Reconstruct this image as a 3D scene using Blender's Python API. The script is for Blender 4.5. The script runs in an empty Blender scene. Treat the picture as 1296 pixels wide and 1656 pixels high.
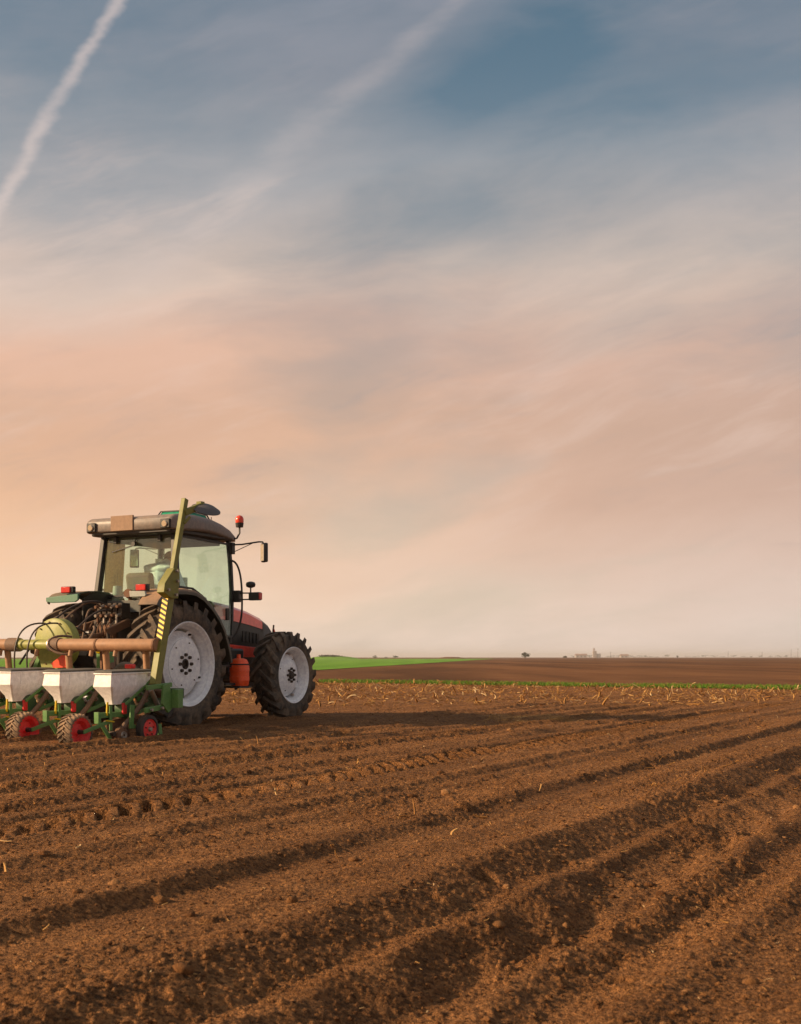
import bpy, bmesh, math, random
import numpy as np
from mathutils import Vector, Matrix

random.seed(7)
rng = np.random.default_rng(11)
sc = bpy.context.scene
COL = sc.collection
R = math.radians

# ------------------------------------------------------------------ camera
CAM_H = 0.86
cam_d = bpy.data.cameras.new('camera')
cam = bpy.data.objects.new('camera', cam_d)
COL.objects.link(cam)
cam.location = (0, 0, CAM_H)
cam.rotation_euler = (R(90), 0, 0)
cam_d.sensor_fit = 'HORIZONTAL'
cam_d.sensor_width = 36
cam_d.lens = 1970 / 1296 * 36
cam_d.shift_y = 235 / 1296
cam_d.clip_start = 0.05
cam_d.clip_end = 20000
cam_d.dof.use_dof = True
cam_d.dof.focus_distance = 15.0
cam_d.dof.aperture_fstop = 11.0
sc.camera = cam

# ------------------------------------------------------------------ sun, sky, exposure
SUN_EL = R(22)
SUN_DIR = Vector((-0.985, -0.17, 0)).normalized() * math.cos(SUN_EL) + Vector((0, 0, math.sin(SUN_EL)))
sun_d = bpy.data.lights.new('sun', 'SUN')
sun_d.energy = 5.0
sun_d.angle = R(3.0)
sun_d.color = (1.0, 0.70, 0.42)
sun = bpy.data.objects.new('sun', sun_d)
COL.objects.link(sun)
sun.rotation_euler = SUN_DIR.to_track_quat('Z', 'Y').to_euler()

sc.view_settings.view_transform = 'Standard'
sc.view_settings.look = 'None'
sc.view_settings.exposure = 0.5
sc.view_settings.gamma = 1.0
sc.view_settings.use_curve_mapping = False

sc.cycles.use_denoising = True
world = bpy.data.worlds.new('World')
sc.world = world
world.use_nodes = True


class NG:
    """small helper for writing node graphs"""
    def __init__(self, tree):
        self.t = tree
        tree.nodes.clear()

    def n(self, kind, **kw):
        nd = self.t.nodes.new(kind)
        for k, v in kw.items():
            setattr(nd, k, v)
        return nd

    def put(self, sock, v):
        if hasattr(v, 'is_linked'):
            self.t.links.new(v, sock)
        elif v is not None:
            if isinstance(v, (tuple, list)) and len(v) == 3 and sock.type == 'RGBA':
                v = (*v, 1)
            sock.default_value = v

    def m(self, op, a, b=0.0, c=None, clamp=False):
        nd = self.n('ShaderNodeMath', operation=op, use_clamp=clamp)
        self.put(nd.inputs[0], a)
        self.put(nd.inputs[1], b)
        if c is not None:
            self.put(nd.inputs[2], c)
        return nd.outputs[0]

    def vm(self, op, a, b=(0, 0, 0), scale=None):
        nd = self.n('ShaderNodeVectorMath', operation=op)
        self.put(nd.inputs[0], a)
        self.put(nd.inputs[1], b)
        if scale is not None:
            self.put(nd.inputs['Scale'], scale)
        return nd.outputs['Value'] if op in ('DOT_PRODUCT', 'LENGTH', 'DISTANCE') else nd.outputs['Vector']

    def ss(self, x, lo, hi, a=0.0, b=1.0):
        nd = self.n('ShaderNodeMapRange', interpolation_type='SMOOTHSTEP')
        for i, v in enumerate((x, lo, hi, a, b)):
            self.put(nd.inputs[i], v)
        return nd.outputs[0]

    def mix(self, f, a, b, mode='MIX'):
        nd = self.n('ShaderNodeMix', data_type='RGBA', blend_type=mode)
        self.put(nd.inputs[0], f)
        self.put(nd.inputs[6], a)
        self.put(nd.inputs[7], b)
        return nd.outputs[2]

    def noise(self, vec, scale, detail=4, rough=0.55, dist=0.0, lac=2.0):
        nd = self.n('ShaderNodeTexNoise')
        self.put(nd.inputs['Vector'], vec)
        nd.inputs['Scale'].default_value = scale
        nd.inputs['Detail'].default_value = detail
        nd.inputs['Roughness'].default_value = rough
        nd.inputs['Distortion'].default_value = dist
        nd.inputs['Lacunarity'].default_value = lac
        return nd.outputs[0]

    def ramp(self, f, stops, interp='LINEAR'):
        nd = self.n('ShaderNodeValToRGB')
        cr = nd.color_ramp
        cr.interpolation = interp
        while len(cr.elements) < len(stops):
            cr.elements.new(0.5)
        for e, (p, c) in zip(cr.elements, stops):
            e.position = p
            e.color = (*c, 1)
        self.put(nd.inputs[0], f)
        return nd.outputs[0]

    def comb(self, x, y, z):
        nd = self.n('ShaderNodeCombineXYZ')
        for i, v in enumerate((x, y, z)):
            self.put(nd.inputs[i], v)
        return nd.outputs[0]

    def sep(self, v):
        nd = self.n('ShaderNodeSeparateXYZ')
        self.put(nd.inputs[0], v)
        return nd.outputs

    def mapping(self, v, loc=(0, 0, 0), rot=(0, 0, 0), scale=(1, 1, 1)):
        nd = self.n('ShaderNodeMapping')
        self.put(nd.inputs[0], v)
        nd.inputs[1].default_value = loc
        nd.inputs[2].default_value = rot
        nd.inputs[3].default_value = scale
        return nd.outputs[0]


def srgb(r, g, b):
    return tuple((c / 255 / 12.92) if c / 255 <= 0.04045 else ((c / 255 + 0.055) / 1.055) ** 2.4 for c in (r, g, b))


SKY_STRENGTH = 0.08
SKY_GAIN = 0.707


def build_sky():
    g = NG(world.node_tree)
    d = g.n('ShaderNodeTexCoord').outputs['Generated']
    d = g.vm('NORMALIZE', d)
    dx, dy, dz = g.sep(d)
    sky = g.n('ShaderNodeTexSky', sky_type='NISHITA')
    sky.sun_disc = False
    sky.sun_elevation = SUN_EL
    sky.sun_rotation = math.atan2(SUN_DIR.x, SUN_DIR.y)
    sky.air_density = 1.0
    sky.dust_density = 1.5
    sky.ozone_density = 1.5
    clear = g.mix(1.0, sky.outputs[0], (0.88, 0.97, 0.83), 'MULTIPLY')
    zc = g.m('MAXIMUM', dz, 0.0)
    # flat cloud sheet seen in perspective: direction -> point on the sheet
    inv = g.m('DIVIDE', 1.0, g.m('MAXIMUM', dz, 0.02))
    p = g.comb(g.m('MULTIPLY', dx, inv), g.m('MULTIPLY', dy, inv), 0.0)
    # wisps: soft fibres, flattened and slightly rising to the right
    zt = g.m('SUBTRACT', dz, g.m('MULTIPLY', dx, 0.12))
    dw = g.comb(dx, dy, zt)
    nw = g.n('ShaderNodeTexNoise')
    g.put(nw.inputs['Vector'], g.vm('MULTIPLY', dw, (3.0, 3.0, 6.0)))
    nw.inputs['Scale'].default_value = 1.0
    nw.inputs['Detail'].default_value = 3
    wob = g.vm('SUBTRACT', nw.outputs['Color'], (0.5, 0.5, 0.5))
    pw = g.vm('ADD', dw, g.vm('SCALE', wob, scale=0.09))
    broad = g.noise(g.vm('MULTIPLY', g.vm('ADD', pw, (1.1, 0.0, 0.33)), (2.6, 2.6, 7.0)), 1.0, 5, 0.5)
    fib = g.noise(g.vm('MULTIPLY', pw, (4.0, 4.0, 15.0)), 1.0, 7, 0.58)
    fine = g.noise(g.vm('MULTIPLY', g.vm('ADD', pw, (0, 0, 2.0)), (11.0, 11.0, 34.0)), 1.0, 6, 0.62)
    # veil gets optically thicker towards the horizon
    veil = g.ss(zc, 0.50, 0.20)
    den = g.m('ADD', g.m('MULTIPLY', g.ss(broad, 0.32, 0.64), 0.70), g.m('MULTIPLY', g.ss(fib, 0.32, 0.70), 0.50))
    den = g.m('ADD', den, g.m('MULTIPLY', g.m('SUBTRACT', fine, 0.5), 0.18))
    # clear hole in the sheet and contrails, laid out on the sheet
    ph = g.vm('SUBTRACT', g.vm('ADD', p, g.vm('SCALE', wob, scale=0.20)), (0.165, 1.98, 0))
    ha = g.m('DIVIDE', g.vm('DOT_PRODUCT', ph, (0.37, -0.93, 0)), 0.42)
    hb = g.m('DIVIDE', g.vm('DOT_PRODUCT', ph, (0.93, 0.37, 0)), 0.155)
    hole = g.m('SQRT', g.m('ADD', g.m('MULTIPLY', ha, ha), g.m('MULTIPLY', hb, hb)))
    hole = g.ss(hole, 1.35, 0.0)
    den = g.m('SUBTRACT', den, g.m('MULTIPLY', hole, 0.85), clamp=True)
    dens = g.m('ADD', g.m('MULTIPLY', den, g.m('SUBTRACT', 1.0, g.m('MULTIPLY', veil, 0.55))), g.m('MULTIPLY', veil, 0.62), clamp=True)

    def trail(a, b, w, grow, seed, soft):
        a, b = Vector(a), Vector(b)
        t = (b - a).normalized()
        n = Vector((-t.y, t.x))
        L = (b - a).length
        nz = g.n('ShaderNodeTexNoise')
        g.put(nz.inputs['Vector'], g.vm('ADD', p, (seed, 0, 0)))
        nz.inputs['Scale'].default_value = 15.0
        nz.inputs['Detail'].default_value = 5
        nz.inputs['Roughness'].default_value = 0.6
        off = g.vm('SUBTRACT', p, (a.x, a.y, 0))
        s = g.m('ADD', g.vm('DOT_PRODUCT', off, (n.x, n.y, 0)), g.m('MULTIPLY', g.m('SUBTRACT', nz.outputs[0], 0.5), w * 1.6))
        s = g.m('ADD', s, g.m('MULTIPLY', g.m('SUBTRACT', g.noise(g.vm('ADD', p, (seed, 7, 0)), 2.3, 2, 0.5), 0.5), 0.055))
        u = g.m('DIVIDE', g.vm('DOT_PRODUCT', off, (t.x, t.y, 0)), L)
        ww = g.m('ADD', w, g.m('MULTIPLY', g.m('MAXIMUM', u, 0.0), grow))
        k = g.m('DIVIDE', g.m('ABSOLUTE', s), ww)
        k = g.ss(k, 1.0, soft)
        k = g.m('MULTIPLY', k, g.ss(u, -1.2, -0.6))
        k = g.m('MULTIPLY', k, g.ss(u, 1.9, 1.0))
        brk = g.ss(g.noise(g.vm('ADD', p, (seed, 4, 0)), 4.0, 5, 0.65), 0.22, 0.62)
        return k, brk
    t1, b1 = trail((-0.431, 1.853), (-0.884, 2.688), 0.018, 0.010, 3.0, 0.0)
    t2, b2 = trail((0.085, 1.853), (-0.55, 2.98), 0.026, 0.10, 9.0, 0.0)
    # colour of the sheet: peach low, grey-mauve high; warmer towards the sun
    sunw = g.ss(g.vm('DOT_PRODUCT', d, (SUN_DIR.x, SUN_DIR.y, 0)), -0.62, 0.45)
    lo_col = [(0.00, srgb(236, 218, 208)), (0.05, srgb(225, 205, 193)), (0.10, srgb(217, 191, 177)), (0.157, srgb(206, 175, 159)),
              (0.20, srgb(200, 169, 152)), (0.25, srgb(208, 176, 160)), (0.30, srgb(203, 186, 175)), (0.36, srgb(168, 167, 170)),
              (0.43, srgb(139, 143, 153)), (0.50, srgb(130, 138, 152)), (0.75, srgb(196, 192, 192)), (1.0, srgb(210, 204, 200))]  # zenith stops, out of view, brightened to add fill light
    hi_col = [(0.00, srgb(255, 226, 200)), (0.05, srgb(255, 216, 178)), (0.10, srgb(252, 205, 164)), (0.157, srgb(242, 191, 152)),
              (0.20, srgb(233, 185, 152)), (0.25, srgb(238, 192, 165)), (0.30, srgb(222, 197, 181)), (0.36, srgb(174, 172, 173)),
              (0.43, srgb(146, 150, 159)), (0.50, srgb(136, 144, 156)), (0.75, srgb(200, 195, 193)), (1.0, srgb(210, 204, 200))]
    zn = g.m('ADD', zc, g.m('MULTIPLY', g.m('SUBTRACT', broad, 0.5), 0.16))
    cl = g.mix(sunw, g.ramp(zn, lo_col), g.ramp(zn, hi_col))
    # lit and shaded streaks of the sheet
    shade = g.m('ADD', 0.885, g.m('ADD', g.m('MULTIPLY', fib, 0.15), g.m('MULTIPLY', fine, 0.08)))
    cl = g.vm('SCALE', cl, scale=shade)
    ws_ = g.noise(g.vm('MULTIPLY', g.vm('ADD', g.comb(dx, dy, g.m('SUBTRACT', dz, g.m('MULTIPLY', dx, 0.34))), g.vm('SCALE', wob, scale=0.07)), (5.0, 5.0, 26.0)), 1.0, 8, 0.64)
    wisp = g.m('MULTIPLY', g.ss(ws_, 0.48, 0.74), g.ss(broad, 0.38, 0.62))
    cl = g.mix(g.m('MULTIPLY', wisp, g.ss(zc, 0.02, 0.14, 0.05, 0.36)), cl, srgb(236, 210, 196))
    grey = g.m('MULTIPLY', g.ss(ws_, 0.50, 0.28), g.ss(fib, 0.55, 0.35))
    cl = g.mix(g.m('MULTIPLY', grey, g.ss(zc, 0.04, 0.16, 0.0, 0.34)), cl, srgb(150, 150, 154))
    # small grey cloud scraps low over the horizon
    scr = g.noise(g.mapping(d, (1.3, 0, 0.2), (0, 0, 0), (7, 7, 62)), 1.0, 4, 0.5)
    scr = g.m('MULTIPLY', g.ss(scr, 0.66, 0.80), g.m('MULTIPLY', g.ss(zc, 0.06, 0.10), g.ss(zc, 0.24, 0.15)))
    cl = g.mix(g.m('MULTIPLY', scr, 0.30), cl, srgb(172, 156, 150))
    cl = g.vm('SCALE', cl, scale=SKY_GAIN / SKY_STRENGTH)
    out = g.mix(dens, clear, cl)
    tc = g.vm('SCALE', srgb(236, 215, 206), scale=SKY_GAIN / SKY_STRENGTH)
    out = g.mix(g.m('MULTIPLY', g.m('MULTIPLY', t1, g.m('ADD', 0.5, g.m('MULTIPLY', b1, 0.5))), 0.46), out, tc)
    out = g.mix(g.m('MULTIPLY', g.m('MULTIPLY', t2, b2), 0.16), out, tc)
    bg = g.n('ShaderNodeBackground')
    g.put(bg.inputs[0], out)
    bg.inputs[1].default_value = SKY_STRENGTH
    o = g.n('ShaderNodeOutputWorld')
    g.t.links.new(bg.outputs[0], o.inputs[0])


build_sky()

# ------------------------------------------------------------------ materials
MATS = {}


def new_mat(name):
    m = bpy.data.materials.new(name)
    m.use_nodes = True
    MATS[name] = m
    g = NG(m.node_tree)
    out = g.n('ShaderNodeOutputMaterial')
    return m, g, out


DUST = (0.26, 0.155, 0.085)


def pmat(name, col, rough=0.5, metal=0.0, dust=0.25, scale=5.0, bump=0.0, spec=0.5, dustcol=DUST, up=0.3, coat=0.0, trans=0.0):
    m, g, out = new_mat(name)
    co = g.n('ShaderNodeTexCoord').outputs['Object']
    n1 = g.noise(co, scale, 6, 0.65)
    n2 = g.noise(g.vm('ADD', co, (3.3, 1.2, 5.1)), scale * 6, 5, 0.6)
    nz = g.sep(g.n('ShaderNodeNewGeometry').outputs['Normal'])[2]
    c = g.mix(g.ss(n2, 0.3, 0.75), tuple(x * 0.82 for x in col), tuple(min(1, x * 1.12) for x in col))
    amt = g.m('ADD', g.m('MULTIPLY', g.ss(n1, 0.36, 0.72), 0.7), g.m('MULTIPLY', g.ss(n2, 0.42, 0.7), 0.3))
    amt = g.m('ADD', g.m('MULTIPLY', amt, dust), g.m('MULTIPLY', g.m('MULTIPLY', g.ss(nz, 0.3, 1.0), up), g.m('ADD', 0.4, g.m('MULTIPLY', n1, 0.8))), clamp=True)
    c = g.mix(amt, c, dustcol)
    b = g.n('ShaderNodeBsdfPrincipled')
    g.put(b.inputs['Base Color'], c)
    g.put(b.inputs['Roughness'], g.m('ADD', rough, g.m('MULTIPLY', amt, 0.95 - rough), clamp=True))
    b.inputs['Metallic'].default_value = metal
    b.inputs['Specular IOR Level'].default_value = spec
    b.inputs['Coat Weight'].default_value = coat
    if bump:
        bp = g.n('ShaderNodeBump')
        bp.inputs['Strength'].default_value = 0.5
        bp.inputs['Distance'].default_value = bump
        g.put(bp.inputs['Height'], n2)
        g.t.links.new(bp.outputs[0], b.inputs['Normal'])
    g.t.links.new(b.outputs[0], out.inputs[0])
    return m


def glass_mat(name, tint, film=0.08, filmcol=(0.5, 0.36, 0.2)):
    m, g, out = new_mat(name)
    co = g.n('ShaderNodeTexCoord').outputs['Object']
    tr = g.n('ShaderNodeBsdfTransparent')
    g.put(tr.inputs[0], tint)
    gl = g.n('ShaderNodeBsdfGlossy')
    gl.inputs['Roughness'].default_value = 0.04
    g.put(gl.inputs[0], (0.95, 0.97, 0.95))
    lw = g.n('ShaderNodeLayerWeight')
    lw.inputs[0].default_value = 0.5
    mx = g.n('ShaderNodeMixShader')
    g.put(mx.inputs[0], g.m('ADD', 0.06, g.m('MULTIPLY', g.m('POWER', lw.outputs['Facing'], 5.0), 0.8)))
    g.t.links.new(tr.outputs[0], mx.inputs[1])
    g.t.links.new(gl.outputs[0], mx.inputs[2])
    df = g.n('ShaderNodeBsdfDiffuse')
    g.put(df.inputs[0], filmcol)
    n1 = g.noise(g.mapping(co, scale=(1, 1, 0.35)), 5.0, 5, 0.6)
    mx2 = g.n('ShaderNodeMixShader')
    g.put(mx2.inputs[0], g.m('MULTIPLY', g.ss(n1, 0.25, 0.8), film))
    g.t.links.new(mx.outputs[0], mx2.inputs[1])
    g.t.links.new(df.outputs[0], mx2.inputs[2])
    g.t.links.new(mx2.outputs[0], out.inputs[0])
    return m


pmat('tyre', (0.032, 0.031, 0.029), 0.7, dust=0.9, scale=3.0, bump=0.004, dustcol=(0.24, 0.17, 0.11), up=0.15, spec=0.3)
pmat('tyre_dusty', (0.10, 0.08, 0.06), 0.85, dust=1.0, scale=8, bump=0.003, dustcol=(0.50, 0.33, 0.20), up=0.1, spec=0.2)
pmat('rim_paint', (0.84, 0.88, 0.95), 0.38, dust=0.10, scale=4, up=0.25)
pmat('bolt_dark', (0.03, 0.027, 0.025), 0.6, 0.4, dust=0.3, scale=10)
pmat('red_paint', (0.98, 0.08, 0.05), 0.32, dust=0.03, scale=3, coat=0.8, up=0.04)
pmat('red_rim', (0.80, 0.03, 0.03), 0.45, dust=0.18, scale=9, up=0.2)
pmat('black_plastic', (0.012, 0.012, 0.012), 0.45, dust=0.06, scale=5, up=0.12)
pmat('black_rubber', (0.015, 0.014, 0.014), 0.6, dust=0.2, scale=8)
pmat('roof_paint', (0.17, 0.15, 0.14), 0.45, dust=0.45, scale=4, dustcol=(0.34, 0.23, 0.16), up=0.35, bump=0.002)
pmat('blotch_paint', (0.30, 0.185, 0.115), 0.7, dust=0.15, scale=3, dustcol=(0.22, 0.14, 0.09))
pmat('fender_paint', (0.045, 0.075, 0.055), 0.45, dust=0.35, scale=4, dustcol=(0.34, 0.19, 0.10), up=0.55)
pmat('fender_sunlit_dust', (0.05, 0.06, 0.05), 0.5, dust=0.15, scale=4, dustcol=(0.52, 0.29, 0.15), up=0.95)  # right fender: dust, with sunlight painted in as bright orange on upward faces
pmat('fender_green', (0.06, 0.19, 0.12), 0.5, dust=0.3, scale=7, dustcol=(0.16, 0.16, 0.10))
pmat('grey_plastic', (0.32, 0.36, 0.33), 0.55, dust=0.3, scale=7)
pmat('trim_grey', (0.10, 0.11, 0.10), 0.7, dust=0.2, scale=5)
pmat('seat_cloth', (0.13, 0.12, 0.10), 0.9, dust=0.35, scale=12)
pmat('engine_grime', (0.028, 0.022, 0.018), 0.65, 0.2, dust=0.55, scale=6, dustcol=(0.12, 0.07, 0.04), bump=0.004)
pmat('rust_steel', (0.16, 0.075, 0.04), 0.7, 0.3, dust=0.5, scale=9, bump=0.002)
pmat('bare_steel', (0.42, 0.38, 0.34), 0.4, 0.85, dust=0.3, scale=12)
pmat('olive_paint', (0.18, 0.19, 0.028), 0.5, dust=0.35, scale=5, dustcol=(0.22, 0.17, 0.06), up=0.2)
pmat('lime_paint', (0.25, 0.28, 0.05), 0.45, dust=0.35, scale=4, dustcol=(0.33, 0.27, 0.09))
pmat('green_paint', (0.095, 0.245, 0.06), 0.45, dust=0.25, scale=7, dustcol=(0.17, 0.17, 0.08), up=0.3)
pmat('dark_green', (0.03, 0.10, 0.035), 0.5, dust=0.35, scale=8, dustcol=(0.13, 0.12, 0.06))
pmat('pipe_brown', (0.34, 0.18, 0.09), 0.6, dust=0.55, scale=3, dustcol=(0.36, 0.21, 0.12), up=0.35)
pmat('hose_brown', (0.14, 0.085, 0.055), 0.7, dust=0.5, scale=8)
pmat('hose_black', (0.03, 0.024, 0.02), 0.5, dust=0.4, scale=10, dustcol=(0.16, 0.10, 0.065))
pmat('hopper_white', (0.88, 0.87, 0.87), 0.4, dust=0.14, scale=3.5, dustcol=(0.55, 0.44, 0.36), up=0.25)
pmat('lid_grey', (0.07, 0.075, 0.07), 0.6, dust=0.3, scale=4, dustcol=(0.22, 0.17, 0.12))
pmat('orange_plastic', (0.98, 0.10, 0.02), 0.4, dust=0.12, scale=6, dustcol=(0.5, 0.16, 0.06))
pmat('reflector_red', (0.80, 0.07, 0.02), 0.35, dust=0.1, scale=6)
pmat('lamp_red', (0.55, 0.02, 0.015), 0.2, dust=0.12, scale=9)
pmat('beacon_red', (0.75, 0.06, 0.025), 0.22, dust=0.05)
pmat('lamp_glass', (0.62, 0.50, 0.36), 0.15, 0.3, dust=0.1, scale=20)
pmat('mirror_face', (0.8, 0.75, 0.6), 0.06, 1.0, dust=0.05, up=0)
pmat('yellow_paint', (0.80, 0.56, 0.0), 0.5, dust=0.06, scale=12)
pmat('hatch_green', (0.02, 0.30, 0.17), 0.2, dust=0.1, scale=4, up=0.1)
pmat('shirt', (0.42, 0.55, 0.58), 0.9, dust=0.08, scale=10, bump=0.01)
pmat('denim', (0.12, 0.25, 0.34), 0.9, dust=0.15, scale=14, bump=0.006)
pmat('blind_cloth', (0.92, 0.60, 0.20), 0.9, dust=0.1, scale=5)
pmat('skin', (0.42, 0.22, 0.14), 0.55, dust=0.0, up=0)
pmat('hair', (0.05, 0.035, 0.025), 0.8, dust=0.0, up=0)
pmat('disc_steel', (0.06, 0.066, 0.078), 0.6, 0.0, dust=0.25, scale=16, bump=0.004, up=0.1)
glass_mat('glass', (0.91, 0.995, 0.955), 0.035, (0.70, 0.82, 0.74))
glass_mat('glass_rear', (0.91, 0.995, 0.955), 0.06, (0.55, 0.37, 0.18))


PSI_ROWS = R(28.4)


def soil_mat():
    m, g, out = new_mat('soil')
    co = g.n('ShaderNodeTexCoord').outputs['Object']
    big = g.noise(co, 0.35, 4, 0.6)
    mid = g.noise(co, 3.0, 6, 0.65)
    fin = g.noise(co, 45.0, 6, 0.7)
    vf = g.noise(co, 210.0, 3, 0.7)
    c = g.mix(g.ss(mid, 0.3, 0.72), (0.275, 0.122, 0.042), (0.40, 0.186, 0.068))
    vo = g.n('ShaderNodeTexVoronoi', feature='F1')
    nz = g.n('ShaderNodeTexNoise')
    g.put(nz.inputs['Vector'], co)
    nz.inputs['Scale'].default_value = 60.0
    g.put(vo.inputs['Vector'], g.vm('ADD', co, g.vm('SCALE', nz.outputs['Color'], scale=0.02)))
    vo.inputs['Scale'].default_value = 70.0
    cell = g.sep(vo.outputs['Color'])[0]
    vo2 = g.n('ShaderNodeTexVoronoi', feature='F1')
    g.put(vo2.inputs['Vector'], co)
    vo2.inputs['Scale'].default_value = 150.0
    cell2 = g.sep(vo2.outputs['Color'])[1]
    c = g.vm('SCALE', c, scale=g.m('MULTIPLY', g.m('ADD', 0.40, g.m('MULTIPLY', cell, 1.15)), g.m('ADD', 0.72, g.m('MULTIPLY', cell2, 0.56))))
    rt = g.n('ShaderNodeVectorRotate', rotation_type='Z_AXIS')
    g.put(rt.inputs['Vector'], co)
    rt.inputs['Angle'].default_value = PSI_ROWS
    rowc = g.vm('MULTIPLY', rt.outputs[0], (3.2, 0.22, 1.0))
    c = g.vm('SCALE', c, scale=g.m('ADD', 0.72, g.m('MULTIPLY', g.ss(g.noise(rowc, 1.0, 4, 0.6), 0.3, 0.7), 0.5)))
    c = g.mix(g.m('MULTIPLY', g.ss(fin, 0.50, 0.78), 0.55), c, (0.60, 0.33, 0.15))
    c = g.mix(g.m('MULTIPLY', g.ss(fin, 0.46, 0.25), 0.75), c, (0.09, 0.036, 0.012))
    c = g.mix(g.m('MULTIPLY', g.ss(big, 0.35, 0.7), 0.25), c, (0.20, 0.085, 0.03))
    c = g.mix(g.m('MULTIPLY', g.ss(vf, 0.64, 0.8), 0.5), c, (0.60, 0.38, 0.21))
    b = g.n('ShaderNodeBsdfPrincipled')
    g.put(b.inputs['Base Color'], c)
    b.inputs['Roughness'].default_value = 0.95
    b.inputs['Specular IOR Level'].default_value = 0.15
    def crumbs(scale, wobble):
        vo = g.n('ShaderNodeTexVoronoi', feature='F1')
        nz = g.n('ShaderNodeTexNoise')
        g.put(nz.inputs['Vector'], co)
        nz.inputs['Scale'].default_value = scale * 1.5
        g.put(vo.inputs['Vector'], g.vm('ADD', co, g.vm('SCALE', nz.outputs['Color'], scale=wobble)))
        vo.inputs['Scale'].default_value = scale
        return g.m('SUBTRACT', 1.0, vo.outputs['Distance'])
    h = g.m('ADD', g.m('MULTIPLY', g.noise(co, 28.0, 5, 0.7), 1.0), g.m('MULTIPLY', g.noise(co, 95.0, 5, 0.75), 0.6))
    h = g.m('ADD', h, g.m('ADD', g.m('MULTIPLY', crumbs(75.0, 0.012), 0.50), g.m('MULTIPLY', crumbs(170.0, 0.006), 0.30)))
    bp = g.n('ShaderNodeBump')
    bp.inputs['Strength'].default_value = 1.0
    bp.inputs['Distance'].default_value = 0.07
    g.put(bp.inputs['Height'], h)
    g.t.links.new(bp.outputs[0], b.inputs['Normal'])
    g.t.links.new(b.outputs[0], out.inputs[0])


def field_mat(name, cols, sx, rot, bump=0.15):
    m, g, out = new_mat(name)
    co = g.n('ShaderNodeTexCoord').outputs['Object']
    st = g.noise(g.mapping(co, rot=(0, 0, rot), scale=(sx, 0.012, 1)), 1.0, 5, 0.6)
    mid = g.noise(co, 0.25, 5, 0.6)
    fin = g.noise(co, 3.0, 4, 0.7)
    c = g.mix(g.ss(st, 0.35, 0.66), cols[0], cols[1])
    c = g.mix(g.m('MULTIPLY', g.ss(mid, 0.35, 0.7), 0.45), c, cols[2])
    c = g.mix(g.m('MULTIPLY', g.ss(fin, 0.45, 0.75), 0.4), c, cols[3])
    b = g.n('ShaderNodeBsdfPrincipled')
    g.put(b.inputs['Base Color'], c)
    b.inputs['Roughness'].default_value = 0.95
    b.inputs['Specular IOR Level'].default_value = 0.1
    bp = g.n('ShaderNodeBump')
    bp.inputs['Strength'].default_value = 0.8
    bp.inputs['Distance'].default_value = bump
    g.put(bp.inputs['Height'], g.m('ADD', fin, st))
    g.t.links.new(bp.outputs[0], b.inputs['Normal'])
    g.t.links.new(b.outputs[0], out.inputs[0])


def vary_mat(name, stops, rough=0.8, scale=0.0, translucent=0.0):
    """colour picked at random for every loose piece of the mesh"""
    m, g, out = new_mat(name)
    rnd = g.n('ShaderNodeNewGeometry').outputs['Random Per Island']
    c = g.ramp(rnd, stops)
    b = g.n('ShaderNodeBsdfPrincipled')
    g.put(b.inputs['Base Color'], c)
    b.inputs['Roughness'].default_value = rough
    b.inputs['Specular IOR Level'].default_value = 0.2
    if scale:
        co = g.n('ShaderNodeTexCoord').outputs['Object']
        bp = g.n('ShaderNodeBump')
        bp.inputs['Strength'].default_value = 0.9
        bp.inputs['Distance'].default_value = 0.02
        g.put(bp.inputs['Height'], g.noise(co, scale, 5, 0.7))
        g.t.links.new(bp.outputs[0], b.inputs['Normal'])
    if translucent:
        tl = g.n('ShaderNodeBsdfTranslucent')
        g.put(tl.inputs[0], c)
        mx = g.n('ShaderNodeMixShader')
        mx.inputs[0].default_value = translucent
        g.t.links.new(b.outputs[0], mx.inputs[1])
        g.t.links.new(tl.outputs[0], mx.inputs[2])
        g.t.links.new(mx.outputs[0], out.inputs[0])
    else:
        g.t.links.new(b.outputs[0], out.inputs[0])


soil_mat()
field_mat('far_soil', ((0.07, 0.030, 0.010), (0.20, 0.090, 0.035), (0.085, 0.034, 0.012), (0.18, 0.080, 0.030)), 0.10, R(-62))
field_mat('wheat', ((0.10, 0.235, 0.020), (0.155, 0.32, 0.032), (0.12, 0.24, 0.022), (0.18, 0.34, 0.04)), 0.2, R(-10))
vary_mat('clod', [(0.0, (0.08, 0.033, 0.011)), (0.5, (0.16, 0.069, 0.023)), (0.9, (0.23, 0.105, 0.036)), (1.0, (0.30, 0.15, 0.06))], 0.95, 60.0)
vary_mat('straw', [(0.0, (0.26, 0.12, 0.035)), (0.45, (0.40, 0.20, 0.06)), (0.85, (0.56, 0.32, 0.11)), (1.0, (0.78, 0.58, 0.32))], 0.75, 0, 0.2)
vary_mat('grass', [(0.0, (0.08, 0.20, 0.02)), (0.5, (0.16, 0.33, 0.03)), (0.85, (0.26, 0.34, 0.05)), (1.0, (0.45, 0.33, 0.09))], 0.7, 0, 0.3)
vary_mat('leaf', [(0.0, (0.03, 0.045, 0.018)), (0.6, (0.06, 0.075, 0.03)), (1.0, (0.10, 0.09, 0.045))], 0.8, 0, 0.2)
pmat('bark', (0.09, 0.065, 0.045), 0.9, dust=0.2)
pmat('silo_wall', (0.42, 0.34, 0.30), 0.8, dust=0.2, scale=0.3)
pmat('farm_wall', (0.50, 0.46, 0.42), 0.8, dust=0.2, scale=0.3)
pmat('farm_roof', (0.26, 0.14, 0.10), 0.8, dust=0.2, scale=0.3)


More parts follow.
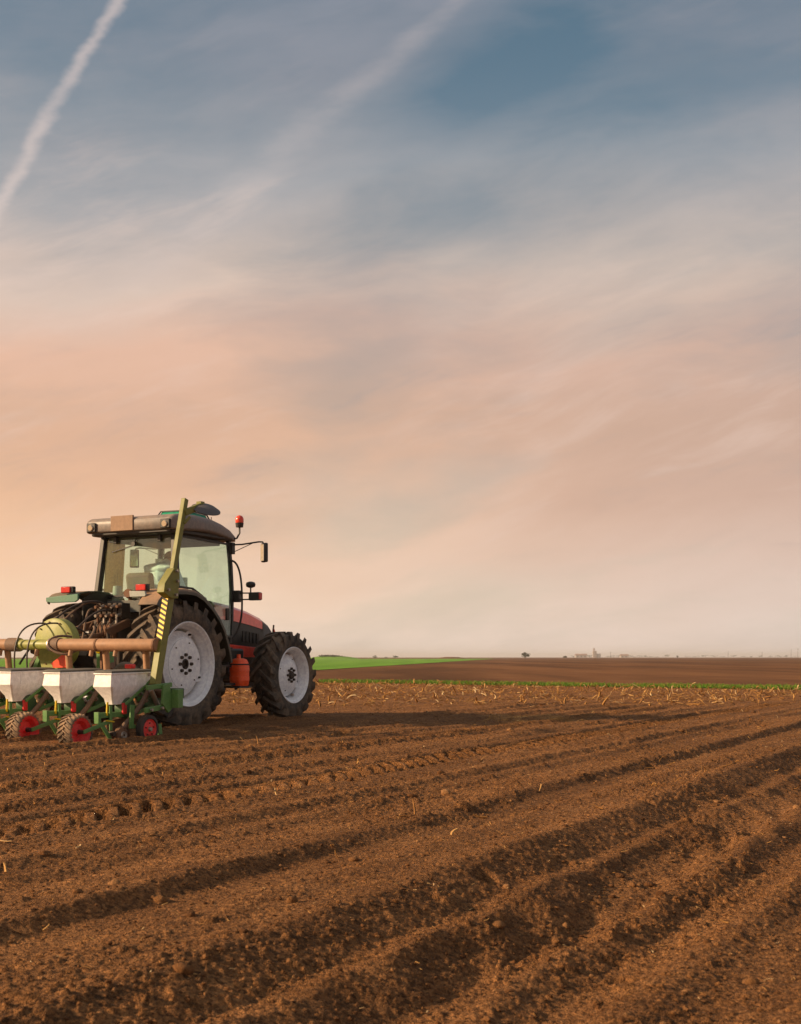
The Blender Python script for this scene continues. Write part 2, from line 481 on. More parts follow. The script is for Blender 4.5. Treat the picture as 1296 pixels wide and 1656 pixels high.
# ------------------------------------------------------------------ mesh helpers
class G:
    def __init__(self):
        self.v = []
        self.f = []

    def add(self, verts, faces):
        o = len(self.v)
        self.v += [tuple(p) for p in verts]
        self.f += [tuple(i + o for i in f) for f in faces]
        return self

    def box(self, c, s, rot=None):
        hx, hy, hz = s[0] / 2, s[1] / 2, s[2] / 2
        vs = [Vector((x, y, z)) for x in (-hx, hx) for y in (-hy, hy) for z in (-hz, hz)]
        if rot is not None:
            vs = [rot @ p for p in vs]
        c = Vector(c)
        return self.add([p + c for p in vs], [(0, 1, 3, 2), (4, 6, 7, 5), (0, 4, 5, 1), (2, 3, 7, 6), (0, 2, 6, 4), (1, 5, 7, 3)])

    def bar(self, p0, p1, w, h=None, up=(0, 0, 1)):
        """rectangular bar from p0 to p1, w across, h along up"""
        h = w if h is None else h
        p0, p1 = Vector(p0), Vector(p1)
        t = (p1 - p0).normalized()
        a = t.cross(Vector(up))
        if a.length < 1e-4:
            a = t.cross(Vector((1, 0, 0)))
        a.normalize()
        b = a.cross(t).normalized()
        vs = []
        for p in (p0, p1):
            for sa, sb in ((-1, -1), (1, -1), (1, 1), (-1, 1)):
                vs.append(p + a * sa * w / 2 + b * sb * h / 2)
        return self.add(vs, [(0, 1, 2, 3), (7, 6, 5, 4), (0, 4, 5, 1), (1, 5, 6, 2), (2, 6, 7, 3), (3, 7, 4, 0)])

    def tube(self, pts, r, n=8, caps=True):
        pts = [Vector(p) for p in pts]
        rs = r if isinstance(r, (list, tuple)) else [r] * len(pts)
        rings = []
        prev = None
        for i, p in enumerate(pts):
            t = (pts[min(i + 1, len(pts) - 1)] - pts[max(i - 1, 0)]).normalized()
            if prev is None:
                a = t.cross(Vector((0.13, 0.37, 0.92)))
                if a.length < 1e-3:
                    a = t.cross(Vector((1, 0, 0)))
            else:
                a = prev - t * prev.dot(t)
            a.normalize()
            prev = a
            b = t.cross(a)
            rings.append([p + (a * math.cos(2 * math.pi * k / n) + b * math.sin(2 * math.pi * k / n)) * rs[i] for k in range(n)])
        return self.loft(rings, caps=caps)

    def loft(self, rings, closed=True, caps=True):
        n = len(rings[0])
        vs = [p for r in rings for p in r]
        fs = []
        for i in range(len(rings) - 1):
            for k in range(n if closed else n - 1):
                k2 = (k + 1) % n
                fs.append((i * n + k, i * n + k2, (i + 1) * n + k2, (i + 1) * n + k))
        if caps:
            fs.append(tuple(range(n - 1, -1, -1)))
            fs.append(tuple((len(rings) - 1) * n + k for k in range(n)))
        return self.add(vs, fs)

    def lathe(self, prof, n=48, c=(0, 0, 0), s=1, loop=False):
        """prof: (t, r) with t along the y axis (times s)"""
        rings = []
        for t, r in prof:
            rings.append([(c[0] + r * math.sin(2 * math.pi * k / n), c[1] + s * t, c[2] + r * math.cos(2 * math.pi * k / n)) for k in range(n)])
        if loop:
            rings.append(rings[0])
        return self.loft(rings, caps=False)

    def cyl(self, p0, p1, r, r1=None, n=16):
        return self.tube([p0, p1], [r, r if r1 is None else r1], n)

    def prism(self, poly, nrm):
        """poly: list of 3d points (flat), extruded by vector nrm"""
        nrm = Vector(nrm)
        a = [Vector(p) for p in poly]
        n = len(a)
        vs = a + [p + nrm for p in a]
        fs = [tuple(range(n - 1, -1, -1)), tuple(range(n, 2 * n))]
        fs += [(k, (k + 1) % n, n + (k + 1) % n, n + k) for k in range(n)]
        return self.add(vs, fs)

    def mesh(self, name, mat, smooth=35):
        me = bpy.data.meshes.new(name)
        me.from_pydata([tuple(p) for p in self.v], [], self.f)
        me.materials.append(MATS[mat])
        bm = bmesh.new()
        bm.from_mesh(me)
        bmesh.ops.recalc_face_normals(bm, faces=bm.faces)
        bm.to_mesh(me)
        bm.free()
        if smooth:
            me.polygons.foreach_set('use_smooth', [True] * len(me.polygons))
            me.set_sharp_from_angle(angle=R(smooth))
        return me

    def build(self, name, mat, parent=None, bevel=0.0, smooth=35, seg=2):
        o = bpy.data.objects.new(name, self.mesh(name, mat, smooth))
        COL.objects.link(o)
        o.parent = parent
        if bevel:
            b = o.modifiers.new('bevel', 'BEVEL')
            b.width = bevel
            b.segments = seg
            b.limit_method = 'ANGLE'
            b.angle_limit = R(35)
        return o


def empty(name, loc=(0, 0, 0), rz=0, parent=None):
    o = bpy.data.objects.new(name, None)
    o.empty_display_size = 0.1
    COL.objects.link(o)
    o.location = loc
    o.rotation_euler = (0, 0, rz)
    o.parent = parent
    return o


def tag(o, label=None, cat=None, group=None, kind=None):
    for k, v in (('label', label), ('category', cat), ('group', group), ('kind', kind)):
        if v:
            o[k] = v
    return o


def bez(p0, p1, p2, p3, n=14):
    p0, p1, p2, p3 = map(Vector, (p0, p1, p2, p3))
    return [p0 * (1 - t) ** 3 + p1 * 3 * t * (1 - t) ** 2 + p2 * 3 * t * t * (1 - t) + p3 * t ** 3 for t in [i / n for i in range(n + 1)]]


def np_mesh(name, verts, faces, mat, smooth=True, kind=None):
    """faces: (n,3) or (n,4) int array"""
    me = bpy.data.meshes.new(name)
    k = faces.shape[1]
    me.vertices.add(len(verts))
    me.vertices.foreach_set('co', np.ascontiguousarray(verts, np.float32).ravel())
    me.loops.add(faces.size)
    me.loops.foreach_set('vertex_index', np.ascontiguousarray(faces, np.int32).ravel())
    me.polygons.add(len(faces))
    me.polygons.foreach_set('loop_start', np.arange(0, faces.size, k, dtype=np.int32))
    me.polygons.foreach_set('use_smooth', np.full(len(faces), smooth))
    me.materials.append(MATS[mat])
    me.update(calc_edges=True)
    o = bpy.data.objects.new(name, me)
    COL.objects.link(o)
    if kind:
        o['kind'] = kind
    return o


# ------------------------------------------------------------------ ground relief
PSI = R(28.4)                      # direction of the drilled rows
RC, RS = math.cos(PSI), math.sin(PSI)


def hash2(ix, iy, seed):
    h = (ix.astype(np.int64) * 374761393 + iy.astype(np.int64) * 668265263 + seed * 974634777) & 0xFFFFFFFF
    h = ((h ^ (h >> 13)) * 1274126177) & 0xFFFFFFFF
    h = ((h ^ (h >> 16)) * 2246822519) & 0xFFFFFFFF
    return ((h ^ (h >> 15)) & 0xFFFFFF).astype(np.float64) / 0xFFFFFF


def vnoise(x, y, seed):
    ix, iy = np.floor(x), np.floor(y)
    fx, fy = x - ix, y - iy
    ux, uy = fx * fx * (3 - 2 * fx), fy * fy * (3 - 2 * fy)
    a, b = hash2(ix, iy, seed), hash2(ix + 1, iy, seed)
    c, d = hash2(ix, iy + 1, seed), hash2(ix + 1, iy + 1, seed)
    return (a + (b - a) * ux + (c - a) * uy + (a - b - c + d) * ux * uy) * 2 - 1


def fbm(x, y, seed, octs, gain=0.5):
    s, a = 0, 1.0
    for k in range(octs):
        s = s + a * vnoise(x * 2 ** k + 17.3 * k, y * 2 ** k + 9.1 * k, seed + k)
        a *= gain
    return s


def clods(x, y, cell, seed, prob, rmin, rmax):
    """lumps: rounded stones of soil set in the surface, one per cell at most"""
    gx, gy = np.floor(x / cell), np.floor(y / cell)
    best = np.zeros_like(x)
    for i in (-1, 0, 1):
        for j in (-1, 0, 1):
            cx_, cy_ = gx + i, gy + j
            px = (cx_ + hash2(cx_, cy_, seed)) * cell
            py = (cy_ + hash2(cx_, cy_, seed + 1)) * cell
            on = hash2(cx_, cy_, seed + 2) < prob
            rr = (rmin + (rmax - rmin) * hash2(cx_, cy_, seed + 3) ** 2) * cell
            asp = 0.7 + 0.6 * hash2(cx_, cy_, seed + 4)
            d2 = ((x - px) * asp) ** 2 + ((y - py) / asp) ** 2
            best = np.maximum(best, np.where(on, np.sqrt(np.maximum(rr * rr - d2, 0)), 0))
    return best


PROF = np.array([
    (-40, 0), (-16.5, 0), (-13.0, 0.0), (-12.6, .02), (-12.3, -.02), (-11.4, -.01), (-9.4, -.01), (-8.7, .0),
    (-8.38, .03), (-8.22, -.025), (-8.0, .00), (-7.86, .02), (-7.72, -.02), (-7.45, .012), (-7.2, .035), (-7.05, -.015), (-6.8, .0),
    (-6.62, .025), (-6.5, -.02), (-6.2, .0), (-5.98, .032), (-5.85, -.015), (-5.5, .01), (-5.28, .03), (-5.14, -.01),
    (-4.96, .012), (-4.88, .02), (-4.80, -.030), (-4.42, -.032), (-4.34, .024), (-4.22, .008),
    (-3.98, .01), (-3.86, .032), (-3.74, -.016), (-3.64, -.006), (-3.56, .020), (-3.44, -.010), (-3.2, .006), (-3.05, .020),
    (-2.965, .034), (-2.85, -.032), (-2.64, -.034), (-2.55, .012), (-2.46, .020), (-2.3, .018), (-2.2, .030), (-2.135, .042), (-2.05, .0), (-1.90, -.072),
    (-1.84, -.066), (-1.79, -.045), (-1.72, -.075), (-1.56, -.135), (-1.49, -.140), (-1.42, -.115), (-1.335, -.050), (-1.28, -.058), (-1.17, -.108), (-1.05, -.105),
    (-0.99, -.060), (-0.93, -.056), (-0.82, -.105), (-0.66, -.100), (-0.56, -.055), (-0.44, -.110), (-0.30, -.06), (-0.2, -.10), (0.2, -.07), (0.45, -.03), (0.6, -.07), (1.0, -.05),
    (1.2, -.01), (1.4, -.05), (2.0, -.03), (2.2, .0), (3, 0), (5, 0), (40, 0)])
FINE_X, FINE_Y, FINE_Z = [], [], []
_fv = np.linspace(-14, 4, 3601)
_fz = np.interp(_fv, PROF[:, 0], PROF[:, 1]) * 0.90
_k = np.exp(-0.5 * (np.arange(-12, 13) / 3.2) ** 2)
_fz = np.convolve(np.pad(_fz, 12, mode='edge'), _k / _k.sum(), 'valid')
_fz[:60] *= np.linspace(0, 1, 60)


def sstep(x, a, b):
    t = np.clip((x - a) / (b - a), 0, 1)
    return t * t * (3 - 2 * t)


def height(X, Y):
    v = X * RC - Y * RS
    q = X * RS + Y * RC
    # the drilled part ends where the headland with its crop litter begins
    inner = 1 - sstep(Y + 1.2 * vnoise(X * 0.3, Y * 0.3, 5), 21.5, 24.5)
    side = 1 - sstep(np.abs(X), 14, 26)
    w = inner * side * sstep(Y, -30, -6)
    vw = v + 0.018 * fbm(q * 0.7, v * 0.6, 21, 2) + 0.007 * vnoise(q * 6, v * 3, 31)
    z = np.interp(vw, _fv, _fz) * w * (1 + 0.12 * sstep(-v, 3.9, 4.3))
    z = z * (0.86 + 0.28 * vnoise(q * 0.55, v * 1.3, 41))
    # furrow sides slump: lobes of crumbled soil
    slump = np.exp(-((v + 1.72) / 0.22) ** 2)
    z = z + slump * w * 0.026 * fbm(q * 2.2, v * 3, 44, 3)
    z = z + w * 0.014 * np.exp(-((v + 1.42) / 0.12) ** 2) * np.sin(q * 9 + v * 30 + 2.5 * vnoise(q * 2, v * 2, 46))
    # tyre tread print in the wheel track
    u = (v + 4.61) / 0.19
    tr = np.exp(-np.clip(np.abs(u), 0, 3) ** 6)
    ph = (q + 0.20 * np.abs(u) * 1.0) / 0.185
    lug = sstep(np.abs((ph - np.floor(ph)) - 0.5), 0.16, 0.30)
    z = z + w * tr * (lug * 0.080 - 0.03) * (0.75 + 0.4 * vnoise(q * 1.3, v * 3, 51))
    u2 = (v + 6.1) / 0.19
    tr2 = np.exp(-np.clip(np.abs(u2), 0, 3) ** 6)
    z = z + w * tr2 * (lug * 0.03 - 0.02)
    # ruts and shoulders under the machine's own wheels
    a_, b_ = X - OX, Y - OY
    lx, ly = a_ * TS + b_ * TC, -a_ * TC + b_ * TS
    dw = np.abs(np.abs(ly) - 0.76)
    on = sstep(lx, -6.0, -3.0) * (1 - sstep(lx, 2.3, 2.75))
    z = z + on * (0.045 * np.exp(-((dw - 0.27) / 0.06) ** 2) * (1 + 0.5 * vnoise(lx * 4, ly * 4, 57)) - 0.02 * np.exp(-(dw / 0.2) ** 4))
    # crumb structure, rougher off the pressed strips
    near = 1 - sstep(np.hypot(X, Y), 26, 60)
    press = 1 - 0.6 * tr - 0.55 * np.exp(-((v + 2.75) / 0.10) ** 2)
    rough = (0.55 + 0.6 * sstep(vnoise(q * 0.8, v * 2.5, 61), -0.4, 0.6)) * press
    z = z + near * 0.009 * fbm(X * 1.1, Y * 1.1, 71, 3)
    z = z + near * rough * 0.0045 * fbm(X * 9, Y * 9, 81, 6, 0.72)
    z = z + near * rough * (0.8 * clods(X, Y, 0.019, 131, 0.8, 0.15, 0.55) + 0.7 * clods(X, Y, 0.036, 91, 0.6, 0.10, 0.45) + 0.65 * clods(X, Y, 0.08, 101, 0.16, 0.10, 0.36) + 0.7 * clods(X, Y, 0.24, 111, 0.13, 0.06, 0.20))
    # pockets
    z = z - near * rough * 0.05 * sstep(vnoise(X * 3.1, Y * 3.1, 121) + 0.5 * vnoise(X * 9, Y * 9, 122), 0.95, 1.4)
    return z


# where the tractor stands (rear axle centre) and how it is headed
TS, TC = math.sin(math.atan(1000 / 1970)), math.cos(math.atan(1000 / 1970))
OX, OY = -349 / 1970 * 15.27 - 0.88 * TC, 15.27 + 0.88 * TS


def flat_height(x, y):
    return float(height(np.array([float(x)]), np.array([float(y)]))[0])


def build_ground():
    NR, NC = 900, 960
    Y = np.concatenate([[-4000, -1500, -500, -150, -50, -18, -6, -2, 0, 0.8, 1.25],
                        np.exp(np.linspace(math.log(1.55), math.log(64), NR)),
                        np.exp(np.linspace(math.log(66), math.log(9000), 50))])
    u = np.concatenate([[-400, -120, -40, -14, -6, -3, -2, -1.5, -1.2, -1.08], np.linspace(-1, 1, NC), [1.08, 1.2, 1.5, 2, 3, 6, 14, 40, 120, 400]])
    wid = 0.40 * np.maximum(Y, 1.5) + 1.15
    big = np.abs(u) > 1.0
    Xg = wid[:, None] * u[None, :]
    lim = np.where(big, np.sign(u) * (np.abs(u) - 1) ** 1.0 * 18, 0)
    Xg = np.where(big[None, :], np.sign(u)[None, :] * wid[:, None] + lim[None, :], Xg)
    Yg = np.repeat(Y[:, None], len(u), 1)
    Z = height(Xg.ravel(), Yg.ravel()).reshape(Xg.shape)
    nr, nc = Xg.shape
    idx = np.arange(nr * nc).reshape(nr, nc)
    faces = np.stack([idx[:-1, :-1], idx[:-1, 1:], idx[1:, 1:], idx[1:, :-1]], -1).reshape(-1, 4)
    V = np.stack([Xg, Yg, Z], -1).reshape(-1, 3)
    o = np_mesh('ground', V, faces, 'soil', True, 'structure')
    tag(o, 'brown drilled soil of the field with furrows and wheel tracks', 'field')


build_ground()


def grid_sheet(name, mat, quad, nx, ny, z):
    """bilinear quad sheet (four corner points: near left, near right, far right, far left)"""
    a, b, c, d = [np.array(p, float) for p in quad]
    t = np.linspace(0, 1, ny)[:, None, None] ** 2.2
    s = np.linspace(0, 1, nx)[None, :, None]
    P = (a * (1 - s) + b * s) * (1 - t) + (d * (1 - s) + c * s) * t
    nr, nc = P.shape[:2]
    V = np.concatenate([P.reshape(-1, 2), np.full((nr * nc, 1), z)], 1)
    idx = np.arange(nr * nc).reshape(nr, nc)
    F = np.stack([idx[:-1, :-1], idx[:-1, 1:], idx[1:, 1:], idx[1:, :-1]], -1).reshape(-1, 4)
    return np_mesh(name, V, F, mat, True, 'structure')


# strip of grass: line through (-3.2, 42) and (10.7, 32.6)
def strip_y(x):
    return 42 - (x + 3.2) * (9.4 / 13.9)


far = grid_sheet('far_field', 'far_soil', [(-60, strip_y(-60)), (50, strip_y(50)), (4000, 6000), (-4000, 6000)], 30, 30, 0.03)
tag(far, 'bare brown field beyond the grass strip', 'field')
gf = grid_sheet('green_field', 'wheat', [(-90, 83), (-5.2, 77), (50, 640), (-900, 700)], 30, 30, 0.06)
tag(gf, 'bright green young crop field at the horizon', 'field')

# ------------------------------------------------------------------ tractor
TH = math.atan(1000 / 1970)
S_, C_ = math.sin(TH), math.cos(TH)
HUB = Vector((-349 / 1970 * 15.27, 15.27))
O = Vector((HUB.x - 0.88 * C_, HUB.y + 0.88 * S_))
ALPHA = math.pi / 2 - TH

tractor = empty('tractor', (O.x, O.y, 0), ALPHA)
tag(tractor, 'red and black farm tractor with grey roof and white wheel rims pulling a seed planter', 'tractor')


def tyre_geo(Rr, W, rimR, nlug, lugh, s):
    h = W / 2
    g = G()
    rb = Rr - lugh
    prof = [(-h * .80, rimR - .01), (-h * .93, rimR + .03), (-h * 1.0, rimR + (rb - rimR) * .42), (-h * .99, rimR + (rb - rimR) * .62), (-h * .93, rb - .055), (-h * .80, rb - .018), (-h * .45, rb - .004),
            (0, rb), (h * .45, rb - .004), (h * .80, rb - .018), (h * .93, rb - .055), (h * .99, rimR + (rb - rimR) * .62), (h * 1.0, rimR + (rb - rimR) * .42), (h * .93, rimR + .03), (h * .80, rimR - .01)]
    g.lathe(prof, 72, s=s)
    delta = h * 1.05 / Rr
    pitch = 2 * math.pi / nlug
    for sd in (-1, 1):
        for i in range(nlug):
            f0 = i * pitch + (pitch / 2 if sd > 0 else 0)
            rings = []
            for k, t in enumerate((-0.06, 0.12, 0.35, 0.6, 0.82, 0.97, 1.05)):
                lead = -delta * (t ** 1.15 if t > 0 else t)
                wt = (0.030 + 0.010 * t) / Rr * (Rr / 0.8) ** 0.5
                wb = wt * 1.45
                y = sd * h * t
                top = Rr - 0.012 * max(t, 0) ** 3 - (0.030 if k == 6 else 0)
                base = rb - (0.03 if t < .9 else (0.075 if k == 5 else 0.125))
                yb = y if k < 6 else sd * h * 1.0
                ring = []
                for ang, rad, yy in ((f0 + lead - wb, base, yb), (f0 + lead + wb, base, yb), (f0 + lead + wt, top, y), (f0 + lead - wt, top, y)):
                    ring.append((rad * math.sin(ang), s * yy, rad * math.cos(ang)))
                rings.append(ring)
            g.loft(rings)
    return g


def bolt_ring(parent, s, n, r, t0, t1, rad, mat, name='bolt', off=0.0):
    for k in range(n):
        a = 2 * math.pi * k / n + off
        x, z = r * math.sin(a), r * math.cos(a)
        G().cyl((x, s * t0, z), (x, s * t1, z), rad, rad * 0.85, 6 if rad < .02 else 10).build(name, mat, parent)


def rear_wheel(s):
    w = empty('wheel', (0, s * 0.75, 0.775), 0, tractor)
    tyre_geo(0.80, 0.42, 0.50, 21, 0.048, s).build('tyre', 'tyre', w, smooth=40)
    G().lathe([(-.20, .53), (-.205, .51), (-.18, .49), (-.10, .455), (.03, .445), (.10, .455), (.125, .475), (.165, .482), (.185, .505), (.203, .515), (.207, .530), (.196, .536), (.185, .53)], 72, s=s).build('rim', 'rim_paint', w)
    d = G().lathe([(.122, .30), (.118, .335), (.09, .365), (.055, .395), (.045, .415), (.03, .42), (.03, .40), (.045, .37), (.08, .34), (.10, .30)], 64, s=s)
    for k in range(4):
        a = math.pi / 4 + k * math.pi / 2 - 0.35
        M = Matrix.Rotation(a, 3, 'Y')
        d.prism([M @ Vector((-.085, s * .048, .37)), M @ Vector((.085, s * .048, .37)), M @ Vector((.035, s * .075, .452)), M @ Vector((-.035, s * .075, .452))], (0, -s * .02, 0))
    d.build('wheel_dish', 'rim_paint', w)
    G().lathe([(.10, .05), (.134, .05), (.136, .06), (.136, .305), (.132, .322), (.122, .326), (.10, .326)], 64, s=s).build('wheel_plate', 'rim_paint', w)
    G().lathe([(.06, .0), (.06, .066), (.142, .066), (.146, .060), (.146, .046), (.115, .040), (.110, .0)], 32, s=s).build('hub', 'bolt_dark', w)
    bolt_ring(w, s, 8, .115, .13, .165, .023, 'bolt_dark')
    bolt_ring(w, s, 6, .275, .13, .146, .011, 'bolt_dark', off=.3)
    bolt_ring(w, s, 4, .41, .06, .095, .016, 'bolt_dark', off=math.pi / 4 - .35)
    return w


def front_wheel(s):
    w = empty('wheel', (2.45, s * 0.79, 0.605), 0, tractor)
    tyre_geo(0.625, 0.36, 0.375, 19, 0.042, s).build('tyre', 'tyre', w, smooth=40)
    G().lathe([(-.17, .40), (-.175, .385), (-.15, .365), (-.08, .335), (.03, .325), (.09, .335), (.12, .352), (.15, .36), (.165, .380), (.176, .388), (.18, .40), (.17, .406)], 64, s=s).build('rim', 'rim_paint', w)
    d = G().lathe([(.06, .05), (.118, .05), (.12, .06), (.118, .15), (.112, .175), (.085, .235), (.05, .285), (.03, .305), (.01, .308), (.01, .28), (.06, .20)], 64, s=s)
    for k in range(4):
        M = Matrix.Rotation(k * math.pi / 2 + .5, 3, 'Y')
        d.prism([M @ Vector((-.06, s * .035, .28)), M @ Vector((.06, s * .035, .28)), M @ Vector((.03, s * .05, .332)), M @ Vector((-.03, s * .05, .332))], (0, -s * .02, 0))
    d.build('wheel_dish', 'rim_paint', w)
    G().lathe([(.0, .0), (.0, .062), (.122, .062), (.150, .05), (.155, .0)], 24, s=s).build('hub', 'bolt_dark', w)
    bolt_ring(w, s, 8, .092, .115, .146, .020, 'bolt_dark')
    bolt_ring(w, s, 4, .24, .075, .09, .009, 'bolt_dark', off=.4)
    G().cyl((.10, s * .06, -.285), (.10, s * .10, -.285), .02, n=10).build('valve', 'bare_steel', w)
    return w


for sd in (-1, 1):
    rear_wheel(sd)
    front_wheel(sd)

T = tractor
# chassis, gearbox, axles
G().box((.9, 0, .80), (2.2, .42, .42)).build('gearbox_housing', 'engine_grime', T, .03)
G().box((2.25, 0, .80), (1.5, .40, .55)).build('engine_block', 'engine_grime', T, .04)
ax = G()
ax.cyl((0, -.86, .775), (0, .86, .775), .11, n=20)
ax.cyl((0, -.60, .775), (0, -.35, .775), .17, .22, n=20).cyl((0, .35, .775), (0, .60, .775), .22, .17, n=20)
ax.build('rear_axle', 'engine_grime', T)
fa = G()
fa.bar((2.45, -.66, .58), (2.45, .66, .58), .16, .16)
fa.box((2.45, 0, .56), (.34, .34, .28))
for sd in (-1, 1):
    fa.cyl((2.45, sd * .58, .605), (2.45, sd * .86, .605), .13, .11, n=18)
    fa.box((2.45, sd * .60, .60), (.20, .10, .34))
fa.build('front_axle', 'engine_grime', T, .012)
# rear of the gearbox: linkage, valves, couplers
G().box((-.26, 0, .98), (.36, .46, .72)).build('rear_housing', 'engine_grime', T, .04)
G().box((-.44, -.04, 1.18), (.12, .24, .17)).build('hitch_block', 'rust_steel', T, .012)
vb = G()
for j in range(5):
    vb.box((-.34, -.20 + j * .085, 1.44), (.16, .06, .20))
vb.box((-.30, -.02, 1.30), (.2, .44, .06))
vb.build('valve_block', 'engine_grime', T, .006)
for j in range(5):
    for k in range(2):
        y, z = -.20 + j * .085, 1.50 - k * .11
        G().cyl((-.42, y, z), (-.49, y, z - .012), .024, .020, 12).build('hydraulic_coupler', 'bare_steel' if (j + k) % 2 else 'rust_steel', T)
for j in range(4):
    G().cyl((-.45, -.17 + j * .10, 1.28), (-.45, -.17 + j * .10, 1.36), .016, n=8).build('hydraulic_fitting', 'rust_steel' if j % 2 else 'bare_steel', T)
for sd in (-1, 1):
    la = G().bar((-.30, sd * .24, 1.30), (-.78, sd * .30, 1.16), .05, .10)
    la.build('lift_arm', 'rust_steel', T, .01)
    lr = G().cyl((-.76, sd * .30, 1.16), (-.80, sd * .36, .62), .022, n=10).cyl((-.772, sd * .315, 1.0), (-.79, sd * .345, .75), .034, n=10)
    lr.build('lift_rod', 'engine_grime', T)
    ll = G().bar((-.10, sd * .26, .52), (-1.30, sd * .40, .50), .035, .09)
    ll.build('lower_link', 'rust_steel', T, .008)
G().cyl((-.44, 0, 1.16), (-1.32, 0, 1.0), .03, n=12).cyl((-.66, 0, 1.12), (-1.08, 0, 1.043), .042, n=12).build('top_link', 'rust_steel', T)
G().cyl((-.42, 0, .68), (-.56, 0, .68), .045, n=14).build('power_take_off', 'bare_steel', T)
G().box((-.62, 0, .42), (.75, .10, .05)).build('drawbar', 'engine_grime', T, .008)
hosepts = [((-.46, -.10, 1.42), (-.75, -.1, 1.60), (-.95, .02, 1.30), (-1.45, .10, 1.08)),
           ((-.46, .02, 1.40), (-.80, .10, 1.58), (-1.0, .25, 1.30), (-1.55, .30, 1.05)),
           ((-.46, .14, 1.42), (-.75, .20, 1.66), (-1.0, .45, 1.45), (-1.50, .55, 1.12))]
for j in range(6):
    y = -.16 + j * .07
    G().tube(bez((-.48, y, 1.30), (-.62, y + .02, 1.24 - .02 * j), (-.52, y * .6, 1.0), (-.40, y * .7, .95)), .009, 6).build('hydraulic_hose', 'rust_steel' if j % 2 else 'hose_black', T)

# fenders
ARCH = [(-.50, 1.57), (-.47, 1.64), (-.40, 1.685), (-.25, 1.712), (-.05, 1.722), (.15, 1.71), (.34, 1.645), (.52, 1.53), (.68, 1.395), (.81, 1.235), (.90, 1.05), (.955, .90), (.975, .80)]
ARCH_R = [(-.64, 1.50), (-.60, 1.56), (-.53, 1.62), (-.45, 1.665), (-.36, 1.695)] + ARCH[3:]
for sd in (-1, 1):
    rings = []
    AR = ARCH if sd > 0 else ARCH_R
    for i, (x, z) in enumerate(AR):
        a, b = Vector(AR[max(i - 1, 0)]), Vector(AR[min(i + 1, len(AR) - 1)])
        t = (b - a).normalized()
        nrm = Vector((-t.y, t.x))
        yi = .46 if sd > 0 else (.66 if x < -.5 else (.60 if x < -.4 else (.52 if x < -.3 else .46)))
        prof = [(yi, 0), (.88, 0), (.935, -.012), (.955, -.04), (.955, -.075), (.940, -.075), (.937, -.045), (.925, -.028), (.88, -.018), (yi, -.018)]
        rings.append([(x + nrm.x * o, sd * y, z + nrm.y * o) for y, o in prof])
    G().loft(rings).build('fender', 'fender_paint' if sd > 0 else 'fender_sunlit_dust', T)
    # inner fender wall
    wall = [(-.36, 1.60), (-.2, 1.69), (.15, 1.69), (.5, 1.52), (.78, 1.25), (.92, .95), (.92, .80), (.55, .80), (-.36, 1.30)]
    G().prism([(x, sd * .47, z) for x, z in wall], (0, -sd * .02, 0)).build('fender_side', 'black_plastic', T)
    # rear skirt and tail lamp
    sk = [(-.515, sd * .40, 1.665), (-.515, sd * .93, 1.625), (-.515, sd * .93, 1.575), (-.515, sd * .84, 1.555), (-.515, sd * .45, 1.56), (-.515, sd * .40, 1.585)]
    if sd < 0:
        sk = [(-.565, -.46, 1.675), (-.565, -.70, 1.67), (-.565, -.72, 1.62), (-.565, -.70, 1.60), (-.565, -.47, 1.60)]
    G().prism(sk, (.03, 0, 0)).build('fender_skirt', 'fender_green' if sd > 0 else 'grey_plastic', T, .006)
    tl = G().box((-.475, sd * .59, 1.718), (.06, .20, .085)).build('tail_lamp', 'black_plastic', T, .01)
    G().box((-.512, sd * .60, 1.718), (.022, .150, .076)).build('lens', 'lamp_red', tl, .008)

# cab
def side_y(z):
    return .66 - (z - 1.62) / .85 * .09


cabbase = G()
cabbase.box((.72, 0, 1.12), (1.22, .92, .30))
cabbase.build('cab_floor', 'black_plastic', T, .02)
G().prism([(.10, -.60, 1.44), (.10, .60, 1.44), (.10, .64, 1.60), (.10, -.64, 1.60)], (.04, 0, 0)).build('cab_rear_panel', 'trim_grey', T, .01)
for sd in (-1, 1):
    G().bar((.11, sd * .645, 1.50), (.205, sd * .565, 2.50), .075, .085, up=(1, 0, 0)).build('pillar', 'black_plastic', T, .015)
    G().tube([(1.28, sd * .655, 1.05), (1.33, sd * .655, 1.35), (1.385, sd * .625, 1.75), (1.40, sd * .595, 2.1), (1.385, sd * .565, 2.48)], .034, 8).build('pillar', 'black_plastic', T)
    # door glass and frame
    P = [(.235, 2.43), (1.36, 2.40), (1.375, 2.1), (1.355, 1.75), (1.30, 1.36), (1.25, 1.14), (1.06, 1.14), (.96, 1.32), (.82, 1.52), (.66, 1.66), (.46, 1.75), (.17, 1.76)]
    pts = [Vector((x, sd * side_y(z), z)) for x, z in P]
    gl = G().prism(pts, (0, sd * .006, 0)).build('door_window', 'glass', T, smooth=0)
    fr = G()
    for k in range(len(pts)):
        a, b = pts[k], pts[(k + 1) % len(pts)]
        fr.bar(a + Vector((0, sd * .008, 0)), b + Vector((0, sd * .008, 0)), .026, .022, up=(0, 1, 0))
    fr.build('door_frame', 'black_plastic', gl)
    hd = G().box((1.18, sd * (side_y(1.42) + .02), 1.44), (.07, .03, .16))
    hd.build('handle', 'black_plastic', gl, .008)
